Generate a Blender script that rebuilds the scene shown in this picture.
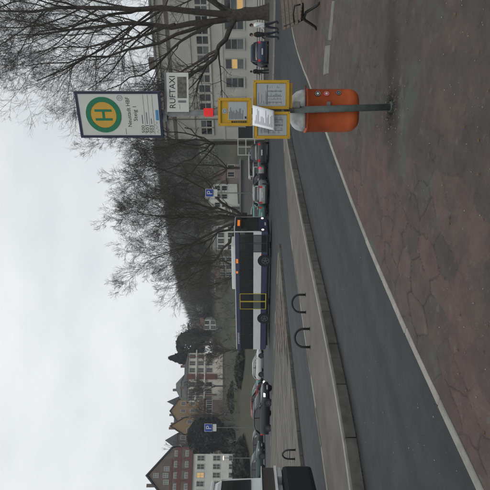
import bpy, bmesh, math, random
import numpy as np
from mathutils import Vector, Matrix

for o in list(bpy.data.objects):
    bpy.data.objects.remove(o)
random.seed(7)
R = math.radians
scene = bpy.context.scene
COL = scene.collection

# ------------------------------------------------------------------ camera
CH, F, HV = 1.66, 490.0, 251.0          # eye height, focal length in photo pixels, horizon row
cam = bpy.data.cameras.new('camera')
cam.sensor_width = 36; cam.lens = 36 * F / 490
cam.shift_x = -(HV - 245) / 490
cam.clip_start = 0.1; cam.clip_end = 6000
camo = bpy.data.objects.new('camera', cam); COL.objects.link(camo)
# the phone was held sideways: image right is world down
camo.matrix_world = Matrix(((0, 1, 0, 0), (0, 0, -1, 0), (-1, 0, 0, CH), (0, 0, 0, 1)))
scene.camera = camo

# ------------------------------------------------------------------ sky and sun
SUN_EL, SUN_AZ = R(48), R(200)
world = bpy.data.worlds.new('World'); scene.world = world; world.use_nodes = True
wn, wl = world.node_tree.nodes, world.node_tree.links
wn.clear()
wo = wn.new('ShaderNodeOutputWorld'); bg = wn.new('ShaderNodeBackground'); bg.inputs['Strength'].default_value = 0.1
sky = wn.new('ShaderNodeTexSky'); sky.sky_type = 'NISHITA'; sky.sun_disc = False
sky.sun_elevation = SUN_EL; sky.sun_rotation = SUN_AZ
tc = wn.new('ShaderNodeTexCoord'); mp = wn.new('ShaderNodeMapping'); mp.inputs['Scale'].default_value = (1.0, 1.0, 2.2)
mp.inputs['Location'].default_value = (0.55, 0.2, 0.1)
nz = wn.new('ShaderNodeTexNoise'); nz.inputs['Scale'].default_value = 1.7; nz.inputs['Detail'].default_value = 5; nz.inputs['Roughness'].default_value = 0.5
cr = wn.new('ShaderNodeValToRGB')
cr.color_ramp.elements[0].position = 0.34; cr.color_ramp.elements[0].color = (7.2, 7.55, 7.7, 1)
cr.color_ramp.elements[1].position = 0.62; cr.color_ramp.elements[1].color = (10.0, 10.3, 10.4, 1)
mx = wn.new('ShaderNodeMixRGB'); mx.inputs['Fac'].default_value = 0.95
wl.new(tc.outputs['Generated'], mp.inputs['Vector']); wl.new(mp.outputs['Vector'], nz.inputs['Vector'])
wl.new(nz.outputs['Fac'], cr.inputs['Fac']); wl.new(sky.outputs['Color'], mx.inputs['Color1']); wl.new(cr.outputs['Color'], mx.inputs['Color2'])
wl.new(mx.outputs['Color'], bg.inputs['Color']); wl.new(bg.outputs['Background'], wo.inputs['Surface'])
sl = bpy.data.lights.new('sun', 'SUN'); sl.energy = 0.5; sl.angle = R(25); sl.color = (1, 0.97, 0.93)
so = bpy.data.objects.new('sun', sl); COL.objects.link(so)
sd = Vector((math.sin(SUN_AZ) * math.cos(SUN_EL), math.cos(SUN_AZ) * math.cos(SUN_EL), math.sin(SUN_EL)))
so.rotation_euler = (-sd).to_track_quat('-Z', 'Y').to_euler(); so.location = (0, 0, 60)
vs = scene.view_settings
vs.view_transform = 'Standard'; vs.look = 'None'; vs.exposure = 0.10; vs.gamma = 1.0; vs.use_curve_mapping = False

# ------------------------------------------------------------------ helpers
def G(u, v, z=0.0):
    """point on a level at height z seen at upright photo pixel (u, v)"""
    d = (CH - z) * F / (v - HV)
    return Vector(((u - 245) / F * d, d, z))
def P(u, v, d):
    return Vector(((u - 245) / F * d, d, CH + (HV - v) / F * d))
def px(d): return d / F                      # metres per photo pixel at distance d

MATS = {}
def mat(name, col, rough=0.8, var=0.15, scale=6.0, bump=0.0, bscale=60.0, metal=0.0, spec=0.3, emit=None, estr=0.0, col2=None, detail=6):
    if name in MATS: return MATS[name]
    m = bpy.data.materials.new(name); m.use_nodes = True
    n, l = m.node_tree.nodes, m.node_tree.links
    b = n['Principled BSDF']
    b.inputs['Roughness'].default_value = rough; b.inputs['Metallic'].default_value = metal
    b.inputs['Specular IOR Level'].default_value = spec
    t = n.new('ShaderNodeTexCoord'); z = n.new('ShaderNodeTexNoise')
    z.inputs['Scale'].default_value = scale; z.inputs['Detail'].default_value = detail; z.inputs['Roughness'].default_value = 0.62
    l.new(t.outputs['Object'], z.inputs['Vector'])
    r = n.new('ShaderNodeValToRGB')
    a = [max(0, c * (1 - var)) for c in col]; c2 = col2 or [min(1, c * (1 + var)) for c in col]
    r.color_ramp.elements[0].position = 0.32; r.color_ramp.elements[0].color = (*a, 1)
    r.color_ramp.elements[1].position = 0.68; r.color_ramp.elements[1].color = (*c2, 1)
    l.new(z.outputs['Fac'], r.inputs['Fac']); l.new(r.outputs['Color'], b.inputs['Base Color'])
    if bump:
        z2 = n.new('ShaderNodeTexNoise'); z2.inputs['Scale'].default_value = bscale; z2.inputs['Detail'].default_value = 4
        l.new(t.outputs['Object'], z2.inputs['Vector'])
        bp = n.new('ShaderNodeBump'); bp.inputs['Strength'].default_value = bump; bp.inputs['Distance'].default_value = 0.01
        l.new(z2.outputs['Fac'], bp.inputs['Height']); l.new(bp.outputs['Normal'], b.inputs['Normal'])
    if emit:
        b.inputs['Emission Color'].default_value = (*emit, 1); b.inputs['Emission Strength'].default_value = estr
    MATS[name] = m
    return m

def setp(o, label=None, cat=None, group=None, kind=None):
    if label: o['label'] = label
    if cat: o['category'] = cat
    if group: o['group'] = group
    if kind: o['kind'] = kind
    return o
def link(name, me, m=None, parent=None):
    o = bpy.data.objects.new(name, me); COL.objects.link(o)
    if m is not None and me is not None and len(me.materials) == 0: me.materials.append(m)
    if parent: o.parent = parent
    return o
def empty(name, loc=(0, 0, 0), rz=0.0, label=None, cat=None, group=None, kind=None):
    o = bpy.data.objects.new(name, None); COL.objects.link(o)
    o.location = loc; o.rotation_euler = (0, 0, rz); o.empty_display_size = 0.2
    return setp(o, label, cat, group, kind)

class MB:
    """collects simple shapes into one mesh"""
    def __init__(s): s.v, s.f = [], []
    def add(s, v, f):
        k = len(s.v); s.v += [tuple(p) for p in v]; s.f += [tuple(i + k for i in q) for q in f]; return s
    def box(s, x0, x1, y0, y1, z0, z1):
        return s.add([(x0, y0, z0), (x1, y0, z0), (x1, y1, z0), (x0, y1, z0), (x0, y0, z1), (x1, y0, z1), (x1, y1, z1), (x0, y1, z1)],
                     [(3, 2, 1, 0), (4, 5, 6, 7), (0, 1, 5, 4), (1, 2, 6, 5), (2, 3, 7, 6), (3, 0, 4, 7)])
    def hexa(s, p):
        return s.add(p, [(3, 2, 1, 0), (4, 5, 6, 7), (0, 1, 5, 4), (1, 2, 6, 5), (2, 3, 7, 6), (3, 0, 4, 7)])
    def tube(s, pts, rad, n=8, cap=True):
        pts = [Vector(p) for p in pts]
        if not isinstance(rad, (list, tuple)): rad = [rad] * len(pts)
        rings = []; up = None
        for i, p in enumerate(pts):
            t = (pts[min(i + 1, len(pts) - 1)] - pts[max(i - 1, 0)]).normalized()
            if up is None: up = Vector((0, 0, 1)) if abs(t.z) < 0.9 else Vector((1, 0, 0))
            a = t.cross(up).normalized(); b = a.cross(t).normalized(); up = b
            rings.append([p + (a * math.cos(2 * math.pi * k / n) + b * math.sin(2 * math.pi * k / n)) * rad[i] for k in range(n)])
        return s.loft(rings, cap)
    def loft(s, rings, cap=True, closed=True):
        n = len(rings[0]); v = [p for r in rings for p in r]; f = []
        for i in range(len(rings) - 1):
            for k in range(n if closed else n - 1):
                j = (k + 1) % n
                f.append((i * n + k, i * n + j, (i + 1) * n + j, (i + 1) * n + k))
        if cap: f += [tuple(reversed(range(n))), tuple((len(rings) - 1) * n + k for k in range(n))]
        return s.add(v, f)
    def disc(s, c, r, ax='y', th=0.01, n=20, sz=1.0):
        c = Vector(c); rings = []
        for d in (0, th):
            ring = []
            for k in range(n):
                a = 2 * math.pi * k / n; x, y = math.cos(a) * r, math.sin(a) * r * sz
                ring.append(c + (Vector((x, d, y)) if ax == 'y' else Vector((d, x, y)) if ax == 'x' else Vector((x, y, d))))
            rings.append(ring)
        return s.loft(rings)
    def ringy(s, c, r0, r1, th=0.01, n=28):
        c = Vector(c); rings = []
        for (r, d) in ((r0, 0), (r1, 0), (r1, th), (r0, th), (r0, 0)):
            rings.append([c + Vector((math.cos(2 * math.pi * k / n) * r, d, math.sin(2 * math.pi * k / n) * r)) for k in range(n)])
        return s.loft(rings, cap=False)
    def mesh(s, name='m', smooth=False, bevel=0.0, seg=2):
        me = bpy.data.meshes.new(name); me.from_pydata(s.v, [], s.f)
        bm = bmesh.new(); bm.from_mesh(me)
        if bevel: 
            bmesh.ops.remove_doubles(bm, verts=bm.verts, dist=1e-6)
            bmesh.ops.bevel(bm, geom=list(bm.edges), offset=bevel, segments=seg, affect='EDGES', profile=0.6)
        bmesh.ops.recalc_face_normals(bm, faces=bm.faces)
        bm.to_mesh(me); bm.free()
        if smooth:
            for p in me.polygons: p.use_smooth = True
        return me
    def build(s, name, m, parent=None, smooth=False, bevel=0.0, seg=2):
        return link(name, s.mesh(name, smooth, bevel, seg), m, parent)

def box(name, m, parent, x0, x1, y0, y1, z0, z1, bevel=0.0):
    return MB().box(x0, x1, y0, y1, z0, z1).build(name, m, parent, bevel=bevel)

def fast_mesh(name, V, Q, smooth=False):
    """V (n,3) float, Q (m,k) int, all faces with k corners"""
    V = np.asarray(V, np.float32).reshape(-1, 3); Q = np.asarray(Q, np.int32); k = Q.shape[1]
    me = bpy.data.meshes.new(name)
    me.vertices.add(len(V)); me.vertices.foreach_set('co', V.ravel())
    me.loops.add(Q.size); me.loops.foreach_set('vertex_index', Q.ravel())
    me.polygons.add(len(Q)); me.polygons.foreach_set('loop_start', np.arange(len(Q), dtype=np.int32) * k)
    if smooth: me.polygons.foreach_set('use_smooth', np.ones(len(Q), bool))
    me.update(calc_edges=True); me.validate()
    return me

def text(name, body, size, m, parent, loc, width=None, align='LEFT', rot=(R(90), 0, 0), ext=0.0008):
    cu = bpy.data.curves.new(name, 'FONT'); cu.body = body; cu.size = size; cu.align_x = align; cu.extrude = ext; cu.resolution_u = 3
    t = bpy.data.objects.new('tmp', cu); COL.objects.link(t)
    bpy.context.view_layer.update()
    me = bpy.data.meshes.new_from_object(t.evaluated_get(bpy.context.evaluated_depsgraph_get()))
    bpy.data.objects.remove(t); bpy.data.curves.remove(cu)
    me.materials.clear()
    o = link(name, me, m, parent); o.location = loc; o.rotation_euler = rot
    if width:
        w = max(v.co.x for v in me.vertices) - min(v.co.x for v in me.vertices)
        o.scale = (width / w, 1, 1)
    return o

# polyline tools -------------------------------------------------------
def resample(pts, step):
    pts = [Vector(p) for p in pts]; out = [pts[0].copy()]; acc = 0.0
    for a, b in zip(pts, pts[1:]):
        L = (b - a).length; d = step - acc
        while d <= L:
            out.append(a.lerp(b, d / L)); d += step
        acc = (acc + L) % step if L else acc
        acc = L - (d - step) 
    return out
def smooth(pts, n=3):
    pts = [Vector(p) for p in pts]
    for _ in range(n):
        q = [pts[0]]
        for a, b in zip(pts, pts[1:]): q += [a.lerp(b, 0.25), a.lerp(b, 0.75)]
        q.append(pts[-1]); pts = q
    return pts
def offset(pts, d):
    """offset to the right of the walking direction (plan view)"""
    out = []
    for i, p in enumerate(pts):
        t = (pts[min(i + 1, len(pts) - 1)] - pts[max(i - 1, 0)]); t.z = 0; t.normalize()
        out.append(Vector((p.x + t.y * d, p.y - t.x * d, p.z)))
    return out
def flat_poly(name, pts, z, m, parent=None, z0=None):
    """a slab with a horizontal top at z (sides down to z0)"""
    bm = bmesh.new(); vs_ = [bm.verts.new((p[0], p[1], z)) for p in pts]
    f = bm.faces.new(vs_)
    if z0 is not None:
        r = bmesh.ops.extrude_face_region(bm, geom=[f])
        for e in r['geom']:
            if isinstance(e, bmesh.types.BMVert): e.co.z = z0
    bmesh.ops.recalc_face_normals(bm, faces=bm.faces)
    bmesh.ops.triangulate(bm, faces=[x for x in bm.faces if len(x.verts) > 4])
    me = bpy.data.meshes.new(name); bm.to_mesh(me); bm.free()
    if z0 is None and me.polygons[0].normal.z < 0: me.flip_normals()
    return link(name, me, m, parent)
def kerb_stones(path, length, w0, w1, z0, z1, mats_, parent, name='kerb_stone', gap=0.012, jit=0.004):
    pts = resample(path, length); out = []
    for i, (a, b) in enumerate(zip(pts, pts[1:])):
        t = (b - a); t.z = 0; L = t.length
        if L < 0.1: continue
        t.normalize(); n = Vector((t.y, -t.x, 0))
        dz = random.uniform(-jit, jit); dn = random.uniform(-jit, jit)
        a2 = a + t * gap * 0.5; b2 = b - t * gap * 0.5
        q = [a2 + n * (w0 + dn), a2 + n * (w1 + dn), b2 + n * (w1 + dn), b2 + n * (w0 + dn)]
        mb = MB().hexa([(p.x, p.y, z0) for p in q] + [(p.x, p.y, z1 + dz) for p in q])
        out.append(mb.build(name, random.choice(mats_), parent, bevel=0.008, seg=1))
    return out
def inside(p, poly):
    c = False; n = len(poly)
    for i in range(n):
        a, b = poly[i], poly[i - 1]
        if (a[1] > p[1]) != (b[1] > p[1]) and p[0] < (b[0] - a[0]) * (p[1] - a[1]) / (b[1] - a[1]) + a[0]: c = not c
    return c

# ------------------------------------------------------------------ materials
M_kerbA = [mat('kerb_light_%d' % i, c, 0.85, 0.18, 9, 0.25, 90) for i, c in enumerate([(.27, .255, .23), (.235, .225, .20), (.25, .235, .21)])]
M_kerbB = [mat('kerb_dark_%d' % i, c, 0.9, 0.3, 5, 0.3, 80) for i, c in enumerate([(.10, .098, .088), (.085, .083, .075), (.115, .11, .098)])]
M_conc = mat('concrete_paving', (.120, .111, .096), 0.9, 0.22, 1.3, 0.25, 70)
M_slab = [mat('slab_%d' % i, c, 0.9, 0.25, 3, 0.25, 70) for i, c in enumerate([(.122, .115, .101), (.112, .106, .093), (.132, .124, .109), (.098, .092, .081)])]
M_brick = [mat('brick_paver_%d' % i, c, 0.9, 0.25, 9) for i, c in enumerate([(.135, .112, .097), (.15, .122, .105), (.118, .098, .086)])]
M_steel = mat('grey_galvanised_steel', (.15, .158, .155), 0.55, 0.22, 14)
M_polegrn = mat('green_grey_pole_paint', (.075, .092, .086), 0.6, 0.25, 10)
M_blackm = mat('black_metal', (.02, .02, .022), 0.5, 0.3, 10)
M_orange = mat('orange_bin_plastic', (.44, .095, .032), 0.55, 0.2, 5, 0.08, 60)
M_lid = mat('weathered_grey_lid', (.42, .45, .44), 0.55, 0.25, 14)
M_yellow = mat('yellow_frame_paint', (.48, .29, .025), 0.5, 0.1, 8)
M_white = mat('white_plate', (.55, .57, .54), 0.55, 0.06, 4)
M_sheet = mat('printed_sheet', (.36, .39, .40), 0.35, 0.08, 5)
M_paper = mat('white_paper', (.80, .83, .86), 0.9, 0.03, 4)
M_ink = mat('dark_ink', (.035, .037, .04), 0.7, 0.1)
M_inkgrey = mat('grey_ink', (.17, .18, .19), 0.7, 0.1)
M_navy = mat('navy_frame', (.022, .028, .055), 0.45, 0.15)
M_hgreen = mat('sign_green', (.015, .17, .085), 0.5, 0.08)
M_hyellow = mat('sign_yellow', (.56, .33, .05), 0.5, 0.06)
M_blue = mat('sign_blue', (.02, .06, .30), 0.5, 0.1)
M_lblue = mat('logo_blue', (.06, .24, .42), 0.5, 0.1)
M_red = mat('red_sticker', (.62, .035, .03), 0.5, 0.1, emit=None)
M_glass = mat('dark_window_glass', (.012, .014, .016), 0.08, 0.3, 3, spec=0.6)
M_lit = mat('lit_window', (.3, .22, .1), 0.4, 0.25, 9, emit=(1.0, .62, .22), estr=0.4)
M_tyre = mat('tyre_rubber', (.012, .012, .013), 0.85, 0.2)
M_rim = mat('wheel_rim', (.10, .10, .105), 0.45, 0.2, metal=0.3)
M_lampw = mat('headlight_on', (.8, .8, .8), 0.3, 0.05, emit=(1, .97, .92), estr=6.0)
M_lampo = mat('headlight_off', (.5, .52, .53), 0.12, 0.1, spec=0.6)
M_tail = mat('tail_lamp', (.30, .012, .02), 0.25, 0.1, emit=(1, .05, .08), estr=0.12)
M_brake = mat('brake_lamp', (.5, .02, .04), 0.25, 0.1, emit=(1, .06, .12), estr=0.55)
M_plate = mat('number_plate', (.5, .5, .48), 0.5, 0.05)
M_bark = mat('bark', (.052, .047, .040), 0.95, 0.45, 5, 0.6, 30)
M_bark2 = mat('bark_far', (.06, .054, .047), 0.95, 0.4, 5)
M_twig = mat('twigs', (.075, .068, .06), 0.95, 0.35, 2)

def ground_material():
    m = bpy.data.materials.new('asphalt'); m.use_nodes = True
    n, l = m.node_tree.nodes, m.node_tree.links; b = n['Principled BSDF']
    b.inputs['Roughness'].default_value = 0.72; b.inputs['Specular IOR Level'].default_value = 0.35
    t = n.new('ShaderNodeTexCoord')
    def noise(s, d, sc=None, rot=0):
        z = n.new('ShaderNodeTexNoise'); z.inputs['Scale'].default_value = s; z.inputs['Detail'].default_value = d; z.inputs['Roughness'].default_value = 0.6
        if sc:
            q0 = n.new('ShaderNodeMapping'); q0.inputs['Rotation'].default_value = (0, 0, rot); q = n.new('ShaderNodeMapping'); q.inputs['Scale'].default_value = sc
            l.new(t.outputs['Object'], q0.inputs['Vector']); l.new(q0.outputs['Vector'], q.inputs['Vector']); l.new(q.outputs['Vector'], z.inputs['Vector'])
        else: l.new(t.outputs['Object'], z.inputs['Vector'])
        return z
    a = noise(1.5, 7, (1.0, 0.06, 1), R(32)); c = noise(160, 3); d = noise(2.6, 10)
    r = n.new('ShaderNodeValToRGB'); r.color_ramp.elements[0].position = .3; r.color_ramp.elements[1].position = .7
    r.color_ramp.elements[0].color = (.0162, .0187, .0208, 1); r.color_ramp.elements[1].color = (.0380, .0420, .0458, 1)
    l.new(a.outputs['Fac'], r.inputs['Fac'])
    r2 = n.new('ShaderNodeValToRGB'); r2.color_ramp.elements[0].position = .35; r2.color_ramp.elements[1].position = .75
    r2.color_ramp.elements[0].color = (.74, .74, .75, 1); r2.color_ramp.elements[1].color = (1.28, 1.26, 1.22, 1)
    l.new(d.outputs['Fac'], r2.inputs['Fac'])
    mu = n.new('ShaderNodeMixRGB'); mu.blend_type = 'MULTIPLY'; mu.inputs['Fac'].default_value = 1
    l.new(r.outputs['Color'], mu.inputs['Color1']); l.new(r2.outputs['Color'], mu.inputs['Color2'])
    r3 = n.new('ShaderNodeValToRGB'); r3.color_ramp.elements[0].position = .3; r3.color_ramp.elements[1].position = .75
    r3.color_ramp.elements[0].color = (.62, .62, .62, 1); r3.color_ramp.elements[1].color = (1.5, 1.5, 1.47, 1)
    l.new(c.outputs['Fac'], r3.inputs['Fac'])
    m2 = n.new('ShaderNodeMixRGB'); m2.blend_type = 'MULTIPLY'; m2.inputs['Fac'].default_value = 1
    l.new(mu.outputs['Color'], m2.inputs['Color1']); l.new(r3.outputs['Color'], m2.inputs['Color2'])
    l.new(m2.outputs['Color'], b.inputs['Base Color'])
    bp = n.new('ShaderNodeBump'); bp.inputs['Strength'].default_value = .35; bp.inputs['Distance'].default_value = .006
    l.new(c.outputs['Fac'], bp.inputs['Height']); l.new(bp.outputs['Normal'], b.inputs['Normal'])
    return m

def pavement_material():
    m = bpy.data.materials.new('worn_red_pavement'); m.use_nodes = True
    n, l = m.node_tree.nodes, m.node_tree.links; b = n['Principled BSDF']
    b.inputs['Roughness'].default_value = 0.8; b.inputs['Specular IOR Level'].default_value = 0.3
    t = n.new('ShaderNodeTexCoord')
    def noise(s, d, ro=.6):
        z = n.new('ShaderNodeTexNoise'); z.inputs['Scale'].default_value = s; z.inputs['Detail'].default_value = d; z.inputs['Roughness'].default_value = ro
        l.new(t.outputs['Object'], z.inputs['Vector']); return z
    def ramp(src, p0, p1, c0, c1):
        r = n.new('ShaderNodeValToRGB'); r.color_ramp.elements[0].position = p0; r.color_ramp.elements[1].position = p1
        r.color_ramp.elements[0].color = (*c0, 1); r.color_ramp.elements[1].color = (*c1, 1); l.new(src, r.inputs['Fac']); return r
    def mix(f, a, c, mode='MIX'):
        q = n.new('ShaderNodeMixRGB'); q.blend_type = mode
        if isinstance(f, float): q.inputs['Fac'].default_value = f
        else: l.new(f, q.inputs['Fac'])
        l.new(a, q.inputs['Color1'])
        if isinstance(c, tuple): q.inputs['Color2'].default_value = (*c, 1)
        else: l.new(c, q.inputs['Color2'])
        return q.outputs['Color']
    def attr(nm):
        a = n.new('ShaderNodeAttribute'); a.attribute_name = nm; return a.outputs['Fac']
    base = ramp(attr('red'), 0.0, 1.0, (.073, .0605, .0525), (.093, .061, .056)).outputs['Color']
    base = mix(1.0, base, ramp(attr('tone'), 0.0, 1.0, (.88, .88, .88), (1.11, 1.11, 1.11)).outputs['Color'], 'MULTIPLY')
    spot = ramp(noise(4.5, 9, .72).outputs['Fac'], .33, .7, (.68, .69, .70), (1.26, 1.24, 1.20)).outputs['Color']
    c = mix(1.0, base, spot, 'MULTIPLY')
    grain = noise(230, 2)
    c = mix(1.0, c, ramp(grain.outputs['Fac'], .3, .72, (.68, .68, .68), (1.36, 1.36, 1.34)).outputs['Color'], 'MULTIPLY')
    c = mix(attr('moss'), c, (.070, .076, .068))
    c = mix(attr('pale'), c, (.13, .125, .11))
    c = mix(attr('crack'), c, (.022, .021, .018))
    l.new(c, b.inputs['Base Color'])
    bp = n.new('ShaderNodeBump'); bp.inputs['Strength'].default_value = .45; bp.inputs['Distance'].default_value = .006
    l.new(grain.outputs['Fac'], bp.inputs['Height']); l.new(bp.outputs['Normal'], b.inputs['Normal'])
    return m

# ------------------------------------------------------------------ ground sheet, roads
M_asph = ground_material()
setp(flat_poly('road', [(-2500, -300), (2500, -300), (2500, 3000), (-2500, 3000)], 0.0, M_asph), kind='structure')

# the near pavement with its light kerb line
A = [(-9.6, -12), (-3.9, 0.0)] 
A = [Vector((x, y, 0)) for x, y in A] + [G(u, v, .06) for u, v in [(3, 479), (102, 428), (179, 395), (250, 364.5), (297.5, 347), (349, 328), (398.5, 311.6), (430, 299), (453, 293), (478, 289.6)]] + [Vector((14.0, 23.2, 0)), Vector((30, 31, 0)), Vector((60, 40, 0))]
for p in A: p.z = 0
A = smooth(A, 3)
As = resample(A, 0.02)
def arc_at(path_step, pts, s):
    i = min(max(s / path_step, 0), len(pts) - 1.001); k = int(i)
    return pts[k].lerp(pts[k + 1], i - k)
s0 = min(range(len(As)), key=lambda i: (As[i] - G(3, 479, .06)).length) * 0.02 - 1.2   # start of fine zone
def grow_list(a, step, ratio, end, mx):
    o = [a]
    while o[-1] < end:
        o.append(o[-1] + step); step = min(step * ratio, mx)
    return o
Ltot = (len(As) - 1) * 0.02
S = [0.0, s0 - 6, s0 - 2] + grow_list(s0, 0.0105, 1.0033, s0 + 20, 0.09)
S += [s for s in np.linspace(S[-1] + 1, Ltot - 0.05, 16)]
T = grow_list(0.10, 0.0105, 1.0045, 8.0, 0.09) + [9, 12, 20, 40]
Sp = [arc_at(0.02, As, s) for s in S]
Sn = []
for s in S:
    t = arc_at(0.02, As, s + 0.6) - arc_at(0.02, As, s - 0.6); t.normalize(); Sn.append((t.y, -t.x))
Sp = np.array([(p.x, p.y) for p in Sp]); Sn = np.array(Sn); Ta = np.array(T)
XY = Sp[:, None, :] + Sn[:, None, :] * Ta[None, :, None]
rng = np.random.default_rng(3)
def vnoise(x, y, seed=0):
    """smooth value noise"""
    xi = np.floor(x).astype(int); yi = np.floor(y).astype(int); xf = x - xi; yf = y - yi
    h = lambda a, b: (np.sin(a * 127.1 + b * 311.7 + seed * 74.7) * 43758.5453) % 1.0
    u = xf * xf * (3 - 2 * xf); v = yf * yf * (3 - 2 * yf)
    return (h(xi, yi) * (1 - u) + h(xi + 1, yi) * u) * (1 - v) + (h(xi, yi + 1) * (1 - u) + h(xi + 1, yi + 1) * u) * v
def fbm(x, y, seed=0, o=4):
    r = np.zeros_like(x); a = .5
    for k in range(o):
        r += a * vnoise(x * 2 ** k, y * 2 ** k, seed + k); a *= .5
    return r / (1 - .5 ** o)
x, y = XY[..., 0], XY[..., 1]
# cracks: borders of a warped irregular cell pattern
wx = x + 0.22 * (fbm(x * 2.2, y * 2.2, 5) - .5); wy = y + 0.22 * (fbm(x * 2.2, y * 2.2, 9) - .5)
ca, sa = math.cos(R(28)), math.sin(R(28))
qy = (wx * sa + wy * ca) / 0.46; qx = (wx * ca - wy * sa) / 0.29 + .5 * (np.floor(qy).astype(int) % 2) * 0
ix, iy = np.floor(qx).astype(int), np.floor(qy).astype(int)
F1 = np.full(x.shape, 9.0); F2 = np.full(x.shape, 9.0); tone = np.zeros(x.shape)
for dx in (-2, -1, 0, 1):
    for dy in (-1, 0, 1):
        cx, cy = ix + dx, iy + dy
        hx = (np.sin(cx * 12.99 + cy * 78.23) * 43758.54) % 1; hy = (np.sin(cx * 39.34 + cy * 11.13 + 2) * 24634.63) % 1
        d = np.hypot(cx + .5 * (cy % 2) + .22 + .56 * hx - qx, cy + .22 + .56 * hy - qy)
        tone = np.where(d < F1, (hx * 7.3 + hy * 3.1) % 1, tone); F2 = np.where(d < F1, F1, np.minimum(F2, d)); F1 = np.minimum(F1, d)
edge = F2 - F1
cmask = np.clip((fbm(x * 0.6 + 3, y * 0.6, 21, 3) - .40) * 4.5, 0.06, 1) * np.clip(1.2 - (np.hypot(x, y) - 3) / 14, .3, 1)
brk = np.clip((fbm(x * 5 + 1, y * 5, 25, 3) - .30) * 6, 0, 1)
crack = np.clip(1.3 - edge / 0.034, 0, 1) * cmask * brk
fineS = (np.array(S) > s0 - 1) & (np.array(S) < s0 + 20); fineT = Ta < 8
fine = fineS[:, None] & fineT[None, :]
crack = np.where(fine, crack, 0)
base = G(383, 392, .06)
dx, dy = x - base.x, y - base.y
rr = np.hypot(dx * 1.0, dy * 1.0)
soil = np.clip(1.35 - rr / 0.33 - 1.0 * (fbm(x * 9, y * 9, 31) - .5), 0, 1)
streak = np.clip(1.25 - np.hypot((dx - .45) / 1.0, (dy - .04) / .30) - 1.0 * (fbm(x * 6, y * 6, 33) - .5), 0, 1)
dirt = np.clip(np.maximum(soil, streak * .9), 0, 1)
pale = np.clip(1.1 - np.hypot((dx + .03) / .30, (dy + .33) / .10) - 2.2 * (fbm(x * 12, y * 12, 37) - .5), 0, 1) * .8
pale = np.maximum(pale, np.clip((fbm(x * 16, y * 16, 51) - .74) * 9, 0, 1) * .5)
moss = np.clip((fbm(qx * .55 + 7, qy * .55 + 2, 41) - .60) * 9, 0, 1) * np.clip((fbm(x * 9, y * 9, 43) - .25) * 4, 0, 1) * .9
red = np.clip((fbm(x * 1.0 + 17, y * .8 + 5, 45) - .45) * 3 + (tone - .5) * .8 + .15, 0, 1)
z = 0.06 + 0.004 * (tone - .5) + 0.010 * (fbm(x * 1.5, y * 1.5, 2) - .5) + 0.005 * (fbm(x * 9, y * 9, 4, 3) - .5) - 0.012 * crack + soil * 0.022 * fbm(x * 30, y * 30, 6)
edge_t = np.clip((Ta - 0.10) / .15, 0, 1)[None, :]
z = np.where(fine, 0.06 + (z - 0.06) * edge_t, 0.06)
far0 = z
V = np.stack([x, y, z], -1).reshape(-1, 3)
nS, nT = len(S), len(T)
i0 = (np.arange(nS - 1)[:, None] * nT + np.arange(nT - 1)[None, :]).ravel()
Q = np.stack([i0, i0 + 1, i0 + nT + 1, i0 + nT], -1)[:, ::-1]
me = fast_mesh('pavement', V, Q, smooth=True)
for nm, ar in (('crack', np.clip(crack * .72 + dirt * .85, 0, 1)), ('moss', np.where(fine, moss, 0)), ('tone', np.where(fine, tone, .5)), ('red', np.where(fine, red, .3)), ('pale', np.where(fine, pale, 0))):
    a = me.attributes.new(nm, 'FLOAT', 'POINT'); a.data.foreach_set('value', ar.astype(np.float32).ravel())
if me.polygons[0].normal.z < 0: me.flip_normals()
pav = setp(link('pavement', me, pavement_material()), kind='structure')
k0 = arc_at(0.02, As, s0 - 3)
kerb_path = [p for i, p in enumerate(As) if i * 0.02 > s0 - 3 and i * 0.02 < s0 + 34]
kerb_stones(kerb_path[::10], 1.0, 0.0, 0.093, -0.05, 0.068, M_kerbA, pav)
# worn paint strip on the pavement towards the bench
M_wornpaint = mat('worn_pale_patch', (.16, .155, .135), 0.9, 0.3, 6)
p1, p2 = G(416, 323, .072), G(446, 329.5, .072)
def ground_quad(name, pix, zt, m, parent=None, kind=None, th=0.02):
    ps = [G(u, v, zt) for u, v in pix]
    o = flat_poly(name, ps, zt, m, parent, zt - th)
    return setp(o, kind=kind) if kind else o
ground_quad('repair_patch', [(415, 323), (444, 325), (445, 330), (417, 328.5)], .068, M_wornpaint, pav)
ground_quad('repair_patch', [(450, 328), (489, 332), (489, 334.5), (450, 331)], .068, M_wornpaint, pav)

# scattered bits on the pavement
M_bits = mat('pale_litter_bits', (.22, .21, .18), 0.9, 0.5, 40)
M_leaf = mat('dead_leaf', (.12, .07, .035), 0.9, 0.4, 40)
def bits(name, n, spot, size, m, label, cat, zz=0.066):
    V, Q = [], []
    for i in range(n):
        c = spot(); a = random.uniform(0, 6.28); s = size * random.uniform(.4, 1.3)
        k = len(V)
        for j, (ox, oy) in enumerate(((-1, -.5), (1, -.45), (.8, .6), (-.7, .5))):
            V.append((c[0] + s * (ox * math.cos(a) - oy * math.sin(a)), c[1] + s * (ox * math.sin(a) + oy * math.cos(a)), zz + random.uniform(0, s * .8)))
        V.append((c[0], c[1], zz + s * 1.1))
        Q += [(k, k + 1, k + 4), (k + 1, k + 2, k + 4), (k + 2, k + 3, k + 4), (k + 3, k, k + 4)]
    return setp(link(name, fast_mesh(name, V, np.array(Q)), m), label, cat, kind='stuff')
def on_pave():
    while True:
        u, v = random.uniform(-30, 520), random.uniform(295, 520)
        p = G(u, v, .06)
        a = min(As[::25], key=lambda q: (q - Vector((p.x, p.y, 0))).length)
        if p.x > a.x + .25: return p
bits('litter_bits', 200, on_pave, 0.0058, M_bits, 'small pale specks of grit scattered over the reddish pavement', 'grit')
bits('dead_leaves', 110, on_pave, 0.011, M_leaf, 'small brown leaf scraps scattered over the reddish pavement', 'leaves')
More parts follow.
